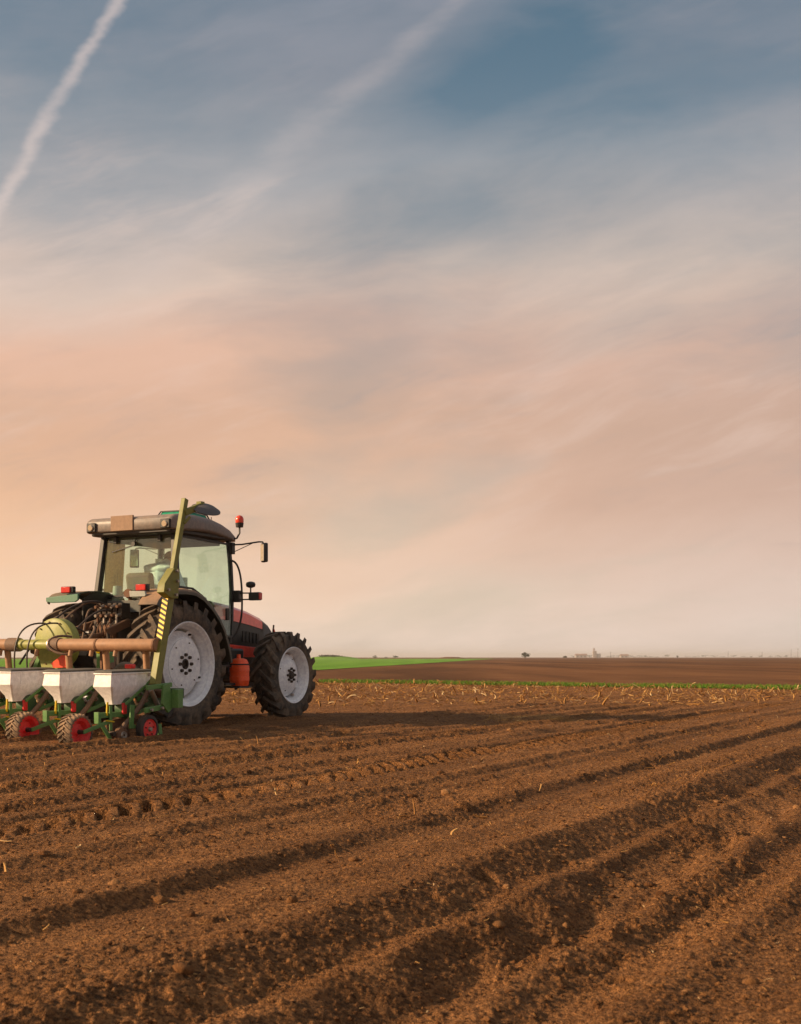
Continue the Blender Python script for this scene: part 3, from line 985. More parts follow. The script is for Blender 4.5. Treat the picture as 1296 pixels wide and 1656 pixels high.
# rear window
rp = [Vector((.135, sd * side_y(1.66) * .93, 1.66)) for sd in (-1, 1)] + [Vector((.20, sd * .53, 2.44)) for sd in (1, -1)]
rw = G().prism([rp[0], rp[1], rp[2], rp[3]], (-.006, 0, 0)).build('rear_window', 'glass_rear', T, smooth=0)
lw = [Vector((.118, -.54, 1.50)), Vector((.118, .46, 1.50)), Vector((.128, .58, 1.63)), Vector((.128, -.58, 1.63))]
G().prism(lw, (-.005, 0, 0)).build('rear_lower_window', 'glass_rear', T, smooth=0)
fr = G()
for k in range(4):
    fr.bar(rp[k] + Vector((-.008, 0, 0)), rp[(k + 1) % 4] + Vector((-.008, 0, 0)), .022, .018, up=(1, 0, 0))
fr.build('window_frame', 'black_plastic', rw)
wp = G().bar((.16, .42, 2.24), (.175, .06, 2.32), .012, .016).bar((.165, .06, 2.32), (.18, .02, 2.42), .012)
wp.build('wiper', 'black_plastic', rw)
G().cyl((.165, .03, 2.33), (.11, .03, 2.33), .03, n=12).build('wiper_motor', 'black_plastic', rw)
for y in (.36, -.36):
    G().box((.17, y, 2.40), (.05, .05, .10)).build('hinge', 'black_plastic', rw, .006)
# windscreen
ws = [Vector((1.335, -.63, 1.42)), Vector((1.335, .63, 1.42)), Vector((1.385, .55, 2.42)), Vector((1.385, -.55, 2.42))]
G().prism(ws, (.006, 0, 0)).build('windscreen', 'glass', T, smooth=0)
# inside
G().box((1.16, 0, 1.42), (.26, .70, .34)).build('dashboard', 'trim_grey', T, .05)
G().cyl((1.08, 0, 1.48), (.98, 0, 1.66), .03, n=10).build('steering_column', 'trim_grey', T)
swl = G().tube([(.95 + .10 * math.cos(a) * .6, .19 * math.sin(a), 1.68 + .19 * math.cos(a) * .62) for a in [2 * math.pi * k / 24 for k in range(25)]], .014, 6, caps=False)
swl.build('steering_wheel', 'black_plastic', T)
G().box((.50, 0, 1.42), (.46, .48, .14)).build('seat_cushion', 'seat_cloth', T, .05)
G().bar((.28, 0, 1.44), (.20, 0, 1.96), .42, .11, up=(1, 0, 0)).build('seat_backrest', 'seat_cloth', T, .05, seg=3)
G().box((.52, 0, 1.29), (.34, .34, .14)).build('seat_base', 'black_plastic', T, .02)
G().box((.55, -.47, 1.50), (.80, .16, .34)).build('side_console', 'trim_grey', T, .04)
G().box((.55, .47, 1.45), (.80, .16, .30)).build('side_console', 'trim_grey', T, .04)
G().tube([(.30, .36, 1.58), (.27, .34, 1.68), (.25, .30, 1.72)], .012, 6).build('lever', 'bare_steel', T)
G().cyl((.22, .38, 1.60), (.22, .38, 1.80), .075, .055, 14).build('water_jug', 'grey_plastic', T, .01)
G().cyl((.10, .08, 1.68), (.05, .07, 1.69), .062, .058, 16).cyl((.10, .08, 1.68), (.13, .09, 1.60), .02, n=8).build('work_lamp', 'rust_steel', T)
G().box((.74, 0, 2.425), (1.08, 1.02, .10)).build('headliner', 'trim_grey', T, .01)
mi = G().bar((.9, .22, 2.20), (.9, .22, 2.02), .13, .02, up=(1, 0, 0)).tube([(.9, .22, 2.2), (.9, .20, 2.25), (.92, -.05, 2.26), (.95, -.06, 2.45)], .008, 6)
mi.build('inside_mirror', 'black_plastic', T)

bl = []
for z in (1.72, 1.9, 2.1, 2.3, 2.42):
    bl.append([(.19 + .36 * k / 24, .585 - (z - 1.7) * .07 + .014 * math.sin(k * 1.55), z) for k in range(25)] + [(.19 + .36 * k / 24, .575 - (z - 1.7) * .07 + .014 * math.sin(k * 1.55), z) for k in range(24, -1, -1)])
G().loft(bl).build('sun_blind', 'blind_cloth', T)
# roof
def rrect(hw, zb, zt, r, n=5):
    pts = []
    for cy, cz, a0 in ((hw - r, zt - r, 0), (-(hw - r), zt - r, 90), (-(hw - r * .6), zb + r * .35, 180), (hw - r * .6, zb + r * .35, 270)):
        rr = r if a0 < 180 else r * .35
        cyy = cy if a0 < 180 else (math.copysign(hw - rr, cy))
        for k in range(n + 1):
            a = R(a0 + 90 * k / n)
            pts.append((cyy + rr * math.cos(a), cz + rr * math.sin(a)))
    return pts


ROOF = [(-.02, .67, 2.50, 2.62, .035), (.0, .705, 2.485, 2.65, .05), (.05, .725, 2.48, 2.675, .07), (.25, .735, 2.485, 2.705, .09), (.55, .735, 2.50, 2.705, .10), (.85, .72, 2.50, 2.695, .10), (1.10, .70, 2.48, 2.655, .09), (1.32, .67, 2.46, 2.595, .07), (1.48, .62, 2.45, 2.535, .045), (1.54, .58, 2.45, 2.505, .025)]
G().loft([[(x, y, z) for y, z in rrect(hw, zb, zt, r)] for x, hw, zb, zt, r in ROOF]).build('roof', 'roof_paint', T, smooth=50)
G().box((.70, 0, 2.475), (1.36, 1.30, .07)).build('roof_rail', 'black_plastic', T, .02)
G().box((-.018, .10, 2.588), (.03, .36, .195)).build('brand_blotch', 'blotch_paint', T, .004)  # added plate in place of the blotted-out brand; the roof has no such part
for y in (.60, -.60):
    lp = G().box((-.015, y, 2.55), (.06, .15, .12)).build('lamp_housing', 'black_plastic', T, .012)
    G().cyl((-.04, y, 2.548), (-.062, y, 2.546), .045, .036, 20).build('lamp', 'lamp_glass', lp)
# raised roof hatch with green glazing
ht = G()
hp = [(.58, -.48, 2.69), (.58, .04, 2.70), (1.16, .04, 2.645), (1.16, -.48, 2.635)]
ht.loft([[(x, y, z - .02) for x, y, z in hp], [(.66, -.43, 2.795), (.66, -.01, 2.80), (1.06, -.01, 2.775), (1.06, -.43, 2.77)]])
h_o = ht.build('roof_hatch', 'hatch_green', T, .008)
fr = G()
tp = [(.65, -.44, 2.80), (.65, .0, 2.805), (1.07, .0, 2.78), (1.07, -.44, 2.775)]
for k in range(4):
    fr.bar(tp[k], tp[(k + 1) % 4], .020, .012)
    fr.bar(tp[k], hp[[0, 1, 2, 3][k]], .020, .012)
fr.build('hatch_frame', 'black_plastic', h_o)
G().cyl((1.02, -.55, 2.63), (1.02, -.55, 2.74), .006, n=6).build('antenna', 'black_plastic', T)
# beacon
be = G().tube([(1.42, -.60, 2.47), (1.46, -.66, 2.49), (1.48, -.69, 2.56), (1.48, -.69, 2.66)], .014, 8).cyl((1.48, -.69, 2.64), (1.48, -.69, 2.70), .05, .058, 16)
be = be.build('beacon', 'black_plastic', T)
dome = G()
dome.loft([[(1.48 + r * math.cos(2 * math.pi * k / 20), -.69 + r * math.sin(2 * math.pi * k / 20), 2.70 + z) for k in range(20)] for r, z in ((.055, 0), (.058, .03), (.056, .06), (.045, .085), (.025, .10), (.004, .105))])
dome.build('beacon_dome', 'beacon_red', be)
# mirrors (one on each side)
for sd in (-1, 1):
    b = G().tube([(1.44, sd * .60, 2.40), (1.45, sd * .75, 2.40), (1.46, sd * 1.02, 2.425), (1.46, sd * 1.08, 2.42), (1.46, sd * 1.10, 2.39)], .012, 6)
    b.tube([(1.44, sd * .62, 2.30), (1.455, sd * .92, 2.41)], .006, 6).box((1.42, sd * .60, 2.35), (.07, .07, .16))
    b.build('mirror_arm', 'black_plastic', T, .004)
    M = Matrix.Rotation(R(35) * sd, 3, 'Z')
    mh = G().box((1.46, sd * 1.11, 2.275), (.06, .13, .26), M).build('mirror', 'black_plastic', T, .015)
    G().box(Vector((1.46, sd * 1.11, 2.275)) + M @ Vector((-.034, 0, 0)), (.006, .105, .225), M).build('mirror_glass', 'mirror_face', mh)
    # lamp bracket
    lb = G().box((1.40, sd * .70, 1.69), (.06, .10, .16)).bar((1.41, sd * .72, 1.735), (1.42, sd * .94, 1.73), .018).bar((1.41, sd * .72, 1.645), (1.42, sd * 1.0, 1.645), .018)
    lb = lb.build('lamp_bracket', 'black_plastic', T, .004)
    G().box((1.42, sd * .985, 1.685), (.08, .17, .11)).build('front_lamp', 'black_plastic', lb, .012)
    G().box((1.42, sd * 1.072, 1.685), (.07, .012, .09)).build('lens', 'lamp_red', lb, .003)
    G().cyl((1.41, sd * .92, 1.74), (1.41, sd * .92, 1.83), .01, n=8).loft([[(1.41 + r * math.sin(2 * math.pi * k / 18) * .9, sd * .92 + r * math.cos(2 * math.pi * k / 18), 1.845 + zz) for k in range(18)] for r, zz in ((.02, -.045), (.06, -.03), (.07, 0), (.06, .028), (.02, .042))]).build('round_lamp', 'black_plastic', lb)
    # handrail
    G().tube(bez((1.37, sd * .62, 2.18), (1.46, sd * .70, 2.18), (1.47, sd * .74, 1.95), (1.46, sd * .745, 1.6)) + bez((1.46, sd * .745, 1.55), (1.455, sd * .745, 1.4), (1.44, sd * .72, 1.2), (1.34, sd * .66, 1.12))[1:], .014, 8).build('handrail', 'black_plastic', T)
    st = G()
    for k in range(3):
        st.box((1.15, sd * (.62 + .06 * k), .98 - k * .24), (.34, .14, .03))
    st.bar((1.00, sd * .60, 1.05), (1.00, sd * .76, .42), .02, .05, up=(1, 0, 0)).bar((1.30, sd * .60, 1.05), (1.30, sd * .76, .42), .02, .05, up=(1, 0, 0))
    st.build('steps', 'black_plastic', T, .004)
G().box((1.05, .52, .78), (.8, .3, .45)).build('fuel_tank', 'black_plastic', T, .06)
G().box((1.62, -.42, .80), (.42, .22, .36)).build('battery_box', 'black_plastic', T, .03)
# orange canister on the step side
rings = []
for z, r in ((.47, .085), (.475, .105), (.50, .115), (.54, .118), (.545, .122), (.60, .122), (.605, .118), (.67, .120), (.675, .124), (.74, .120), (.745, .116), (.79, .108), (.83, .088), (.845, .05)):
    rings.append([(1.32 + r * math.copysign(abs(math.cos(a)) ** .7, math.cos(a)), -.80 + r * math.copysign(abs(math.sin(a)) ** .7, math.sin(a)), z) for a in [2 * math.pi * k / 28 for k in range(28)]])
cn = G().loft(rings).build('canister', 'orange_plastic', T)
G().cyl((1.30, -.80, .84), (1.30, -.80, .90), .03, .026, 14).build('cap', 'orange_plastic', cn)
G().lathe([(0, 0)], 3)
bd = [[(1.32 + r * math.copysign(abs(math.cos(a)) ** .7, math.cos(a)), -.80 + r * math.copysign(abs(math.sin(a)) ** .7, math.sin(a)), z) for a in [2 * math.pi * k / 28 for k in range(28)]] for r, z in ((.121, .755), (.121, .772))]
G().loft(bd, caps=False).build('strap', 'black_rubber', cn)
G().box((1.30, -.78, .455), (.30, .26, .02)).bar((1.2, -.6, .46), (1.2, -.9, .46), .03).build('canister_tray', 'black_plastic', T, .004)

# bonnet
def hood_ring(x, hw, zt, zb, crown):
    return [(x, -hw, zb), (x, -hw, zt - crown), (x, -hw * .86, zt - crown * .4), (x, -hw * .5, zt - crown * .06), (x, 0, zt), (x, hw * .5, zt - crown * .06), (x, hw * .86, zt - crown * .4), (x, hw, zt - crown), (x, hw, zb)]


def lerp_table(tab, x):
    return [float(np.interp(x, [r[0] for r in tab], [r[i] for r in tab])) for i in range(1, len(tab[0]))]


#       x     half   top    red/black line   bottom  crown
HOOD = [(1.36, .36, 1.66, 1.40, 1.06, .08), (1.8, .365, 1.615, 1.37, 1.04, .08), (2.2, .36, 1.55, 1.325, 1.02, .08), (2.56, .35, 1.465, 1.27, 1.00, .09), (2.80, .335, 1.375, 1.22, .98, .11), (2.98, .30, 1.26, 1.15, .95, .11), (3.06, .25, 1.12, 1.08, .92, .08)]
xs = [1.36, 1.6, 1.8, 2.0, 2.2, 2.4, 2.56]
G().loft([hood_ring(x, *[(a, b, c, e) for a, b, c, d_, e in [lerp_table(HOOD, x)]][0]) for x in xs], closed=False, caps=False).build('bonnet', 'red_paint', T, smooth=40)
xs2 = [2.565, 2.68, 2.80, 2.90, 2.98, 3.03, 3.06]
g = G().loft([hood_ring(x, *[(a * .995, b - .003, d_, e) for a, b, c, d_, e in [lerp_table(HOOD, x)]][0]) for x in xs2], closed=False, caps=False)
g.build('bonnet_nose', 'black_plastic', T, smooth=40)
for sd in (-1, 1):
    rr = []
    for x in xs + xs2[:-1]:
        hw, zt, zm, zb, cr = lerp_table(HOOD, x)
        rr.append([(x, sd * (hw - .012), zm + .004), (x, sd * (hw + .004), (zm + zb) / 2), (x, sd * (hw - .01), zb), (x, sd * (hw - .05), zb), (x, sd * (hw - .05), zm + .004)])
    sp = G().loft(rr).build('bonnet_side', 'black_plastic', T)
    for k in range(5):
        G().box((2.05 + k * .09, sd * .366, 1.16 - k * .008), (.05, .012, .15)).build('vent_slat', 'black_rubber', sp)
    G().prism([(1.45, sd * .365, 1.055), (2.45, sd * .355, 1.0), (2.42, sd * .345, .86), (2.0, sd * .345, .86), (1.85, sd * .35, .97), (1.45, sd * .36, 1.02)], (0, -sd * .02, 0)).build('bonnet_skirt', 'red_paint', T, .004)
    G().prism([(2.90, sd * .325, 1.29), (3.03, sd * .285, 1.19), (3.03, sd * .28, 1.12), (2.92, sd * .315, 1.20)], (0, sd * .012, 0)).build('nose_flash', 'red_paint', T, .002)
    G().box((3.05, sd * .15, 1.03), (.05, .12, .08)).build('headlamp', 'lamp_glass', T, .01)
G().prism([(3.04, -.24, .92), (3.04, .24, .92), (3.04, .24, 1.10), (3.04, -.24, 1.10)], (.02, 0, 0)).build('grille', 'black_rubber', T, .004)
G().box((3.12, 0, .66), (.30, .42, .36)).build('front_weight', 'engine_grime', T, .03)
G().cyl((2.92, -.30, 1.20), (2.94, -.30, 1.34), .014, n=8).build('front_marker', 'black_plastic', T)
G().cyl((1.75, .45, 1.2), (1.75, .45, 2.0), .05, n=14).build('exhaust_pipe', 'black_plastic', T)

# ------------------------------------------------------------------ driver
def build_driver():
    root = empty('person', (O.x, O.y, 0), ALPHA)
    tag(root, 'driver in light blue shirt and jeans seated in the tractor cab, leaning forward', 'person')

    def skin_fig(name, mat, joints, edges, rootix, lev=2):
        me = bpy.data.meshes.new(name)
        me.from_pydata([j[0] for j in joints], edges, [])
        o = bpy.data.objects.new(name, me)
        COL.objects.link(o)
        sk = o.modifiers.new('skin', 'SKIN')
        sk.use_smooth_shade = True
        for i, j in enumerate(joints):
            me.skin_vertices[0].data[i].radius = (j[1], j[2] if len(j) > 2 else j[1])
            me.skin_vertices[0].data[i].use_root = (i == rootix)
        ss = o.modifiers.new('sub', 'SUBSURF')
        ss.levels = lev
        ss.render_levels = lev
        me.materials.append(MATS[mat])
        o.parent = root
        return o
    # one continuous body: pelvis, spine, neck, head, arms, legs
    J = [((.44, 0, 1.54), .15, .12), ((.50, 0, 1.74), .165, .125), ((.60, 0, 1.97), .20, .14), ((.66, 0, 2.07), .15, .11), ((.76, 0, 2.11), .055), ((.83, 0, 2.15), .085, .09), ((.90, 0, 2.21), .075, .085),
         ((.65, .20, 2.04), .08), ((.76, .27, 1.80), .055), ((.96, .17, 1.74), .04), ((1.02, .14, 1.74), .035),
         ((.65, -.20, 2.04), .08), ((.74, -.28, 1.78), .055), ((.95, -.18, 1.74), .04), ((1.02, -.14, 1.74), .035),
         ((.48, .11, 1.50), .105), ((.90, .16, 1.54), .085), ((1.02, .15, 1.30), .058), ((1.05, .14, 1.16), .045),
         ((.48, -.11, 1.50), .105), ((.90, -.17, 1.56), .085), ((1.02, -.16, 1.32), .058), ((1.05, -.15, 1.16), .045)]
    E_ = [(0, 1), (1, 2), (2, 3), (3, 4), (4, 5), (5, 6), (3, 7), (7, 8), (8, 9), (9, 10), (3, 11), (11, 12), (12, 13), (13, 14), (0, 15), (15, 16), (16, 17), (17, 18), (0, 19), (19, 20), (20, 21), (21, 22)]
    body = skin_fig('body', 'shirt', J, E_, 0)
    me = body.data
    m, g, out = new_mat('person_cloth')
    co = g.n('ShaderNodeTexCoord').outputs['Object']
    x, y, z = g.sep(co)
    c = g.mix(g.ss(z, 1.585, 1.60), (0.20, 0.36, 0.44), (0.75, 0.84, 0.84))
    c = g.mix(g.m('MULTIPLY', g.ss(z, 2.06, 2.07), g.ss(x, .755, .765)), c, (0.42, 0.22, 0.14))
    c = g.mix(g.m('MULTIPLY', g.ss(x, .955, .965), g.ss(z, 1.64, 1.66)), c, (0.42, 0.22, 0.14))
    b = g.n('ShaderNodeBsdfPrincipled')
    g.put(b.inputs['Base Color'], c)
    b.inputs['Roughness'].default_value = 0.85
    bp = g.n('ShaderNodeBump')
    bp.inputs['Distance'].default_value = 0.03
    g.put(bp.inputs['Height'], g.noise(co, 9.0, 4, 0.5, 1.0))
    g.t.links.new(bp.outputs[0], b.inputs['Normal'])
    g.t.links.new(b.outputs[0], out.inputs[0])
    me.materials[0] = m
    # hair cap
    hr = G()
    for i in range(1):
        rings = []
        for k in range(7):
            a = R(-20 + 110 * k / 6)
            rings.append([(.86 + .098 * math.cos(a) * math.cos(t), .092 * math.cos(a) * math.sin(t), 2.20 + .095 * math.sin(a)) for t in [R(70 + 220 * q / 14) for q in range(15)]])
        hr.loft(rings, closed=False, caps=False)
    hr.build('hair', 'hair', root)
    # fingers closed on the steering wheel
    for sd in (-1, 1):
        for k in range(4):
            zz = 1.755 - k * .02
            G().tube([(1.01, sd * .135, zz), (1.05, sd * .155, zz), (1.06, sd * .185, zz - .002), (1.04, sd * .20, zz - .004)], .009, 6).build('finger', 'skin', root)
        G().tube([(1.0, sd * .125, 1.765), (1.0, sd * .15, 1.79), (1.0, sd * .18, 1.79)], .010, 6).build('thumb', 'skin', root)


build_driver()

# ------------------------------------------------------------------ planter
PX, PZ = -1.62, 0.0
planter = empty('planter', (O.x, O.y, 0), ALPHA)
planter.rotation_euler = (R(0.9), 0, ALPHA)
planter.rotation_mode = 'ZYX'
planter.rotation_euler = (R(0.9), 0, ALPHA)
tag(planter, 'green seed planter with white hoppers, brown air pipe and raised olive marker arm', 'planter')
Pn = planter
ROWS = [-1.67 + .70 * k for k in range(6)]
G().bar((-1.55, -2.0, .50), (-1.55, 2.0, .50), .11, .11).build('main_beam', 'dark_green', Pn, .008)
# air manifold
PXP, PZP = -1.86, 1.03
G().tube([(PXP, -1.92, PZP), (PXP, -1.90, PZP), (PXP, -1.15, PZP), (PXP, -.95, PZP), (PXP, -.40, PZP)], [.066, .070, .070, .070, .070], 22).build('air_pipe', 'pipe_brown', Pn)
G().tube([(PXP, -.40, PZP), (PXP, .05, PZP)], .060, 22).build('pipe_sleeve', 'lime_paint', Pn)
G().tube([(PXP, .05, PZP), (PXP, .9, PZP), (PXP, 2.0, PZP)], .068, 22).build('air_pipe', 'pipe_brown', Pn)
for y in (-.42, -.50, .06, .16, -1.10, -1.90):
    G().tube([(PXP, y - .012, PZP), (PXP, y + .012, PZP)], .076, 22).build('clamp_band', 'bare_steel' if y in (-.42, .06) else 'rust_steel', Pn)
G().tube([(PXP, -.56, PZP), (PXP, -.44, PZP)], .080, 22).build('rubber_sleeve', 'hose_brown', Pn)
G().tube([(PXP, .06, PZP), (PXP, .22, PZP)], .080, 22).build('rubber_sleeve', 'hose_brown', Pn)
for y in (.34, .68, -.22, -.72, -1.02, -1.36):
    G().cyl((PXP - .01, y, PZP - .04), (PXP - .03, y, PZP - .125), .024, n=12).build('pipe_outlet', 'pipe_brown', Pn)
for y in (-1.72, -1.16, -.62, .30, 1.2):
    G().cyl((PXP + .05, y, PZP - .04), (PXP + .10, y, .50), .038, n=14).build('support_post', 'pipe_brown', Pn)
G().bar((PXP + .14, -1.02, PZP), (PXP + .16, -1.02, .52), .025).build('support_rod', 'rust_steel', Pn)
# fan housing
FY, FZ, FX = -.27, 1.04, -1.60
fg = G().lathe([(-.07, 0.03), (-.07, .27), (-.055, .295), (.055, .295), (.07, .27), (.07, .03)], 48)
fan = fg
fo = G()
M = Matrix.Rotation(R(90), 4, 'Z')
fo.v = [tuple(M @ Vector(p) + Vector((FX, FY, FZ))) for p in fg.v]
fo.f = fg.f
fan = fo.build('fan_housing', 'lime_paint', Pn)
G().prism([(FX - .075, FY - .16, FZ - .20), (FX - .075, FY + .2, FZ - .20), (FX - .075, FY + .15, FZ - .40), (FX - .075, FY - .08, FZ - .40)], (.15, 0, 0)).build('fan_base', 'lime_paint', Pn, .008)
for a in range(10):
    t = 2 * math.pi * a / 10 + .2
    G().cyl((FX - .07, FY + .255 * math.sin(t), FZ + .255 * math.cos(t)), (FX - .085, FY + .255 * math.sin(t), FZ + .255 * math.cos(t)), .009, n=6).build('bolt', 'rust_steel', fan)
# orange reflector triangle
G().prism([(FX - .12, -.30, .79), (FX - .12, -.28, .815), (FX - .12, -.56, .985), (FX - .12, -.60, .985), (FX - .12, -.56, .77), (FX - .12, -.31, .765)], (.012, 0, 0)).build('reflector', 'reflector_red', Pn, .002)
# headstock and lift frame
hs = G().bar((-1.36, -.42, .48), (-1.40, -.08, 1.05), .06, .08, up=(1, 0, 0)).bar((-1.36, .42, .48), (-1.40, .08, 1.05), .06, .08, up=(1, 0, 0)).bar((-1.36, -.5, .48), (-1.36, .5, .48), .08).bar((-1.40, 0, 1.0), (-1.58, 0, .56), .05, .07, up=(0, 1, 0))
hs.build('headstock', 'green_paint', Pn, .006)
G().box((-1.45, -.85, .80), (.16, .14, .30)).build('gear_box', 'green_paint', Pn, .02)
G().lathe([(-.06, .0), (-.06, .06), (0, .065), (.06, .06), (.06, .0)], 20, c=(-1.50, -.86, .98)).build('gear_cover', 'yellow_paint', Pn)
G().cyl((-1.5, -.95, .72), (-1.3, -.80, .86), .06, n=14).build('drive_shaft', 'rust_steel', Pn)
G().tube(bez((-1.52, -1.38, .60), (-1.5, -1.3, .85), (-1.5, -1.1, .84), (-1.5, -1.02, .66)), .05, 10).build('rag_cover', 'seat_cloth', Pn)
G().box((-1.56, -1.30, .79), (.08, .10, .05)).build('red_cap', 'red_rim', Pn, .012)
# hydraulic hoses between tractor and planter
hs_ = [((-.48, -.05, 1.52), (-.80, .0, 1.66), (-1.15, .22, 1.45), (-1.66, .26, .80)),
       ((-.48, .06, 1.50), (-.75, .05, 1.70), (-1.2, .05, 1.25), (-1.50, .08, 1.05)),
       ((-.48, -.12, 1.44), (-.80, -.12, 1.52), (-1.1, -.12, 1.20), (-1.60, -.30, 1.02)),
       ((-.48, .12, 1.44), (-.75, .10, 1.60), (-1.15, -.30, 1.05), (-1.45, -.44, .93))]
for k, c in enumerate(hs_):
    G().tube(bez(*c, n=20), .013, 7).build('hydraulic_hose', 'hose_brown' if k % 2 else 'hose_black', Pn)
for y, k in ((.02, 0), (-.17, 1)):
    G().tube(bez((-1.95, y + .03, .74), (-2.0, y + .02, 1.15), (-1.90, y - .05, 1.34), (-1.58, y - .22, 1.26), 16) + bez((-1.58, y - .22, 1.26), (-1.35, y - .36, 1.20), (-1.25, y - .3, 1.1), (-1.2, y - .2, 1.0), 8)[1:], .010, 7).build('hydraulic_hose', 'hose_black', Pn)
G().tube(bez((-1.72, -.60, 1.12), (-1.95, -.42, 1.18), (-1.98, -.36, .98), (-1.92, -.62, .93)) + bez((-1.92, -.62, .93), (-1.86, -.8, .88), (-1.5, -.8, 1.2), (-1.3, -.55, 1.24))[1:], .014, 7).build('hydraulic_hose', 'hose_brown', Pn)
G().tube(bez((-1.95, .38, .74), (-1.98, .37, .95), (-1.92, .33, 1.0), (-1.88, .28, .98)), .012, 6).build('hydraulic_hose', 'hose_black', Pn)


def part(name, mat, parent, g, bevel=0.0, smooth=35):
    return g.build(name, mat, parent, bevel, smooth)


def make_row_unit(y):
    u = empty('row_unit', (0, y, 0), 0, Pn)
    # hopper: upright upper box, tapering lower part
    hw = .115
    top = [(-2.44, hw - .01), (-2.44, -hw + .01), (-2.42, -hw), (-1.79, -hw), (-1.77, -hw + .02), (-1.77, hw - .02), (-1.79, hw), (-2.42, hw)]
    mid = [(-2.46, hw + .01), (-2.46, -hw), (-2.44, -hw - .015), (-1.82, -hw - .015), (-1.80, -hw), (-1.80, hw + .005), (-1.82, hw + .015), (-2.44, hw + .015)]
    low = [(-2.37, .055), (-2.37, -.05), (-2.36, -.062), (-2.06, -.062), (-2.05, -.05), (-2.05, .05), (-2.06, .062), (-2.36, .062)]
    bot = [(-2.35, .045), (-2.35, -.045), (-2.34, -.055), (-2.12, -.055), (-2.11, -.045), (-2.11, .045), (-2.12, .055), (-2.34, .055)]
    part('hopper', 'hopper_white', u, G().loft([[(x, yy, z) for x, yy in ring] for ring, z in ((top, .745), (mid, .595), (low, .47), (bot, .405))]), .004)
    for xr in (-2.30, -2.05, -1.90):
        part('rib', 'hopper_white', u, G().bar((xr, -hw - .003, .735), (xr - .02, -hw - .016, .60), .016, .008, up=(0, 1, 0)), .002)
    part('rim_band', 'hopper_white', u, G().bar((-2.455, 0, .733), (-2.435, 0, .733), 2 * hw + .012, .014).bar((-2.44, -hw - .006, .733), (-1.77, -hw - .006, .733), .012, .014), .002)
    lid = [(-2.45, hw + .006), (-2.45, -hw - .006), (-1.765, -hw - .006), (-1.765, hw + .006)]
    lo_ = part('lid', 'lid_grey', u, G().loft([[(x, yy, .742) for x, yy in lid], [(x, yy, .760) for x, yy in lid], [(-2.41, hw - .03, .772), (-2.41, -hw + .03, .772), (-1.80, -hw + .03, .772), (-1.80, hw - .03, .772)]]), .003)
    part('latch', 'bare_steel', lo_, G().box((-1.85, -hw - .012, .71), (.03, .008, .03)))
    # seed body below the hopper
    part('seed_meter', 'dark_green', u, G().lathe([(-.06, 0), (-.06, .10), (-.045, .115), (.045, .115), (.06, .10), (.06, 0)], 28, c=(-2.12, -.02, .36)))
    part('meter_cover', 'red_rim', u, G().box((-2.20, -.075, .36), (.06, .03, .12)), .008)
    part('frame_tube', 'green_paint', u, G().bar((-2.58, -.04, .305), (-2.10, -.04, .295), .05, .055).bar((-2.10, -.04, .295), (-1.86, -.02, .33), .045, .055), .005)
    part('frame_plate', 'green_paint', u, G().prism([(-2.60, -.07, .34), (-2.57, -.07, .34), (-2.555, -.07, .22), (-2.60, -.07, .22)], (0, .06, 0)).prism([(-2.44, -.085, .40), (-2.40, -.085, .40), (-2.40, -.085, .14), (-2.44, -.085, .14)], (0, .012, 0)), .002)
    part('lever', 'yellow_paint', u, G().bar((-2.46, -.07, .44), (-2.47, -.07, .30), .012, .022).bar((-2.50, -.09, .25), (-2.38, -.09, .23), .014), .002)
    # parallel arms to the beam
    for z0, z1 in ((.50, .56), (.36, .40)):
        for s in (-1, 1):
            part('parallel_arm', 'green_paint', u, G().bar((-2.0, s * .085, z0 - .06), (-1.60, s * .085, z1), .016, .04), .003)
    part('mount_bracket', 'dark_green', u, G().box((-1.66, 0, .48), (.06, .22, .28)), .008)
    part('hopper_stay', 'green_paint', u, G().bar((-2.24, -.125, .41), (-1.90, -.135, .60), .014, .03).bar((-1.9, -.135, .60), (-1.84, -.13, .64), .014, .03), .002)
    part('spring', 'bare_steel', u, G().cyl((-1.96, -.05, .55), (-1.80, -.05, .42), .024, n=10).cyl((-1.90, .0, .55), (-1.74, .0, .42), .022, n=10))
    # suction hose in front
    part('suction_hose', 'hose_brown', u, G().tube(bez((-1.86, -.10, .60), (-1.80, -.16, .68), (-1.84, -.16, .60), (-2.0, -.155, .42), 10) + bez((-2.0, -.155, .42), (-2.10, -.15, .30), (-2.22, -.14, .24), (-2.28, -.12, .16), 8)[1:], .028, 10))
    # furrow opener and small closing disc
    part('opener', 'rust_steel', u, G().prism([(-2.42, -.02, .24), (-2.10, -.02, .26), (-2.02, -.02, .02), (-2.20, -.02, -.02), (-2.38, -.02, .02)], (0, .04, 0)), .006)
    cd = part('coulter', 'rust_steel', u, G().lathe([(-.035, .0), (-.035, .055), (-.02, .085), (.02, .092), (.035, .07), (.035, 0)], 28, c=(-2.30, -.115, .085)))
    part('coulter_hub', 'bare_steel', cd, G().lathe([(-.045, .012), (-.048, .040), (-.030, .046), (-.03, .012)], 24, c=(-2.30, -.115, .085)))
    part('small_roller', 'bolt_dark', u, G().cyl((-2.42, -.13, .11), (-2.42, -.06, .11), .026, n=12))
    part('scraper', 'green_paint', u, G().bar((-2.55, -.06, .22), (-2.42, -.08, .04), .02, .04), .002)
    # trailing press wheel
    wy, wx, wz, wr, ww = .045, -2.82, .150, .182, .17
    t = G()
    h = ww / 2
    t.lathe([(-h * .7, .145), (-h * .95, .150), (-h, wr - .018), (-h * .92, wr - .012), (-h * .5, wr - .006), (h * .5, wr - .006), (h * .92, wr - .012), (h, wr - .018), (h * .95, .150), (h * .7, .145)], 40, c=(wx, wy, wz))
    nl = 22
